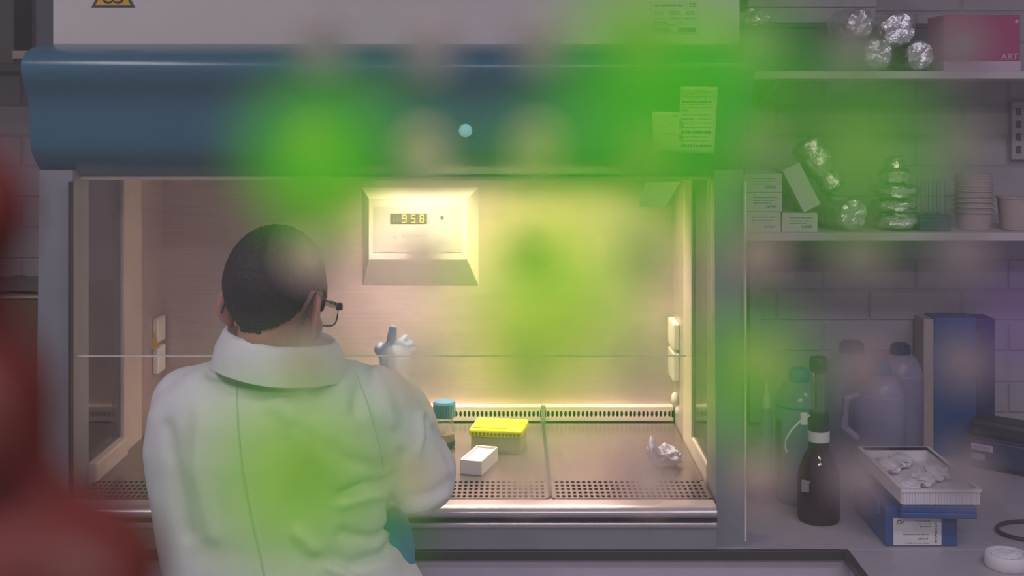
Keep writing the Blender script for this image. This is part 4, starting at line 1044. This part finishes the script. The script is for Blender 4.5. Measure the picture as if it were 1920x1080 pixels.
_nt.links.new(_src, _mx.inputs[1]); _nt.links.new(_rf.outputs[0], _mx.inputs[2]); _nt.links.new(_mx.outputs[0], _o.inputs[0])
dots = {}
disc = None
def disc_mesh(r, h, film=False):
    b = lathe([(r, 0), (r*.8, h*.6), (r*.4, h*.95), (0, h)] if film else [(0, 0), (r, 0), (r, h*.6), (r*.8, h), (0, h)], (0, 0, 0), 28, Matrix.Rotation(PI/2, 4, 'X'), cap=False)
    me = bpy.data.meshes.new('dot'); b.to_mesh(me); b.free(); return me
dme = disc_mesh(.00235, .0006); dme.materials.append(dot_m)
colx = [590, 795, 1006, 1212, 1418, 1608, 1808]; rowy = [92, 285, 488, 692, 898]
for j, y in enumerate(rowy):
    for i, x in enumerate(colx):
        xx = x-(7*(j-1) if i < 3 else -2*(j-1)); yy = y+(4 if i % 2 else -3)
        o = bpy.data.objects.new('dot', dme); COL.objects.link(o); o.parent = t; o.location = PW(xx, yy)+Vector((0, .0012, 0))-plate_c
# dye stains: px, py, radius (x plate scale), strength, colour
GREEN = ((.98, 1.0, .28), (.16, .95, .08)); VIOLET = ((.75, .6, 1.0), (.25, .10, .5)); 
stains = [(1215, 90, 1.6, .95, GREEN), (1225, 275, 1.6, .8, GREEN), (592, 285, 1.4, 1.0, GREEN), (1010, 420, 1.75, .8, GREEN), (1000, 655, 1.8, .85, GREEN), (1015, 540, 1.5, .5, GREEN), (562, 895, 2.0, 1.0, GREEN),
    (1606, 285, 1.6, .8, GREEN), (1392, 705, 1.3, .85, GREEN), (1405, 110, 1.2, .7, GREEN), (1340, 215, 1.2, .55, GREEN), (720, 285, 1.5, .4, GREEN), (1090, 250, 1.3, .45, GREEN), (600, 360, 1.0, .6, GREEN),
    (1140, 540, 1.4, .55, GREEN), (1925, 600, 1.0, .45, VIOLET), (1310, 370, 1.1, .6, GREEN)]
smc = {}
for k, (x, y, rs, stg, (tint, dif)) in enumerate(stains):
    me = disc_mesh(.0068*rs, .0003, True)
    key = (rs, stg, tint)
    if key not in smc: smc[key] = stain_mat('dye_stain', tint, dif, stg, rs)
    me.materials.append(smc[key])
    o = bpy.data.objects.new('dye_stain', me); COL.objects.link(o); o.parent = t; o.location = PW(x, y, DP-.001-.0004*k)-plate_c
# hand
bm = new(); hd = .088
def H(px, py, d=hd): return W(px, py, d)
rf = .0072
tips = [(-125, 395, .086), (-72, 765, .087), (132, 1088, .088), (60, 1500, .088)]
kn = [Vector((-.118, .070, ZC+.012)), Vector((-.124, .070, ZC-.010)), Vector((-.124, .070, ZC-.032)), Vector((-.116, .070, ZC-.052))]
for (x, y, d), K in zip(tips, kn):
    tp = H(x, y, d); mid = tp*.42+K*.58+Vector((0, -.006, 0)); mid2 = tp*.75+K*.25+Vector((0, -.004, 0))
    capsule(bm, K, mid, .0095, .0088); capsule(bm, mid, mid2, .0088, .0080); capsule(bm, mid2, tp, .0080, rf)
for K in kn: capsule(bm, K, Vector((-.185, .055, ZC-.040))*.75+K*.25, .0105, .017)
ell(bm, (-.155, .062, ZC-.022), (.040, .015, .040))
capsule(bm, (-.165, .066, ZC-.05), (-.118, .100, ZC-.050), .016, .012); capsule(bm, (-.118, .100, ZC-.050), (-.080, .112, ZC-.040), .0105, .0095); capsule(bm, (-.080, .112, ZC-.040), (-.060, .111, ZC-.032), .0095, .0085)
capsule(bm, (-.185, .055, ZC-.035), (-.225, .035, ZC-.06), .026, .026); capsule(bm, (-.225, .035, ZC-.06), (-.36, -.12, ZC-.20), .026, .038)
shaded_hand_skin = mat('shaded_hand_skin', (.095, .016, .015), .6, var=.08, scale=60, bump=.1, bscale=400, spec=.2)  # skin colour set very dark to paint in the shade on the hand
hand = obj('person_hand', organic(bm, .0022, 4, .5), shaded_hand_skin, smooth=180, loc=(-.155, .06, ZC-.02))
tag(hand, 'bare reddish hand at the left edge, fingers holding the dotted plate', 'hand')
for (x, y, d), K in zip(tips, kn):
    e = new(); tp = H(x, y, d); ell(e, tp+Vector((.0015, -.0068, .0)), (.0052, .0010, .0048)); obj('fingernail', e, mat('shaded_nail', (.085, .02, .016), .5), hand, smooth=180)  # nails darkened like the skin for the same painted shade
bm = new(); capsule(bm, (-.30, -.05, ZC-.135), (-.52, -.30, ZC-.36), .048, .060)
obj('sleeve', organic(bm, .006, 3), M['coat'], hand, smooth=180)
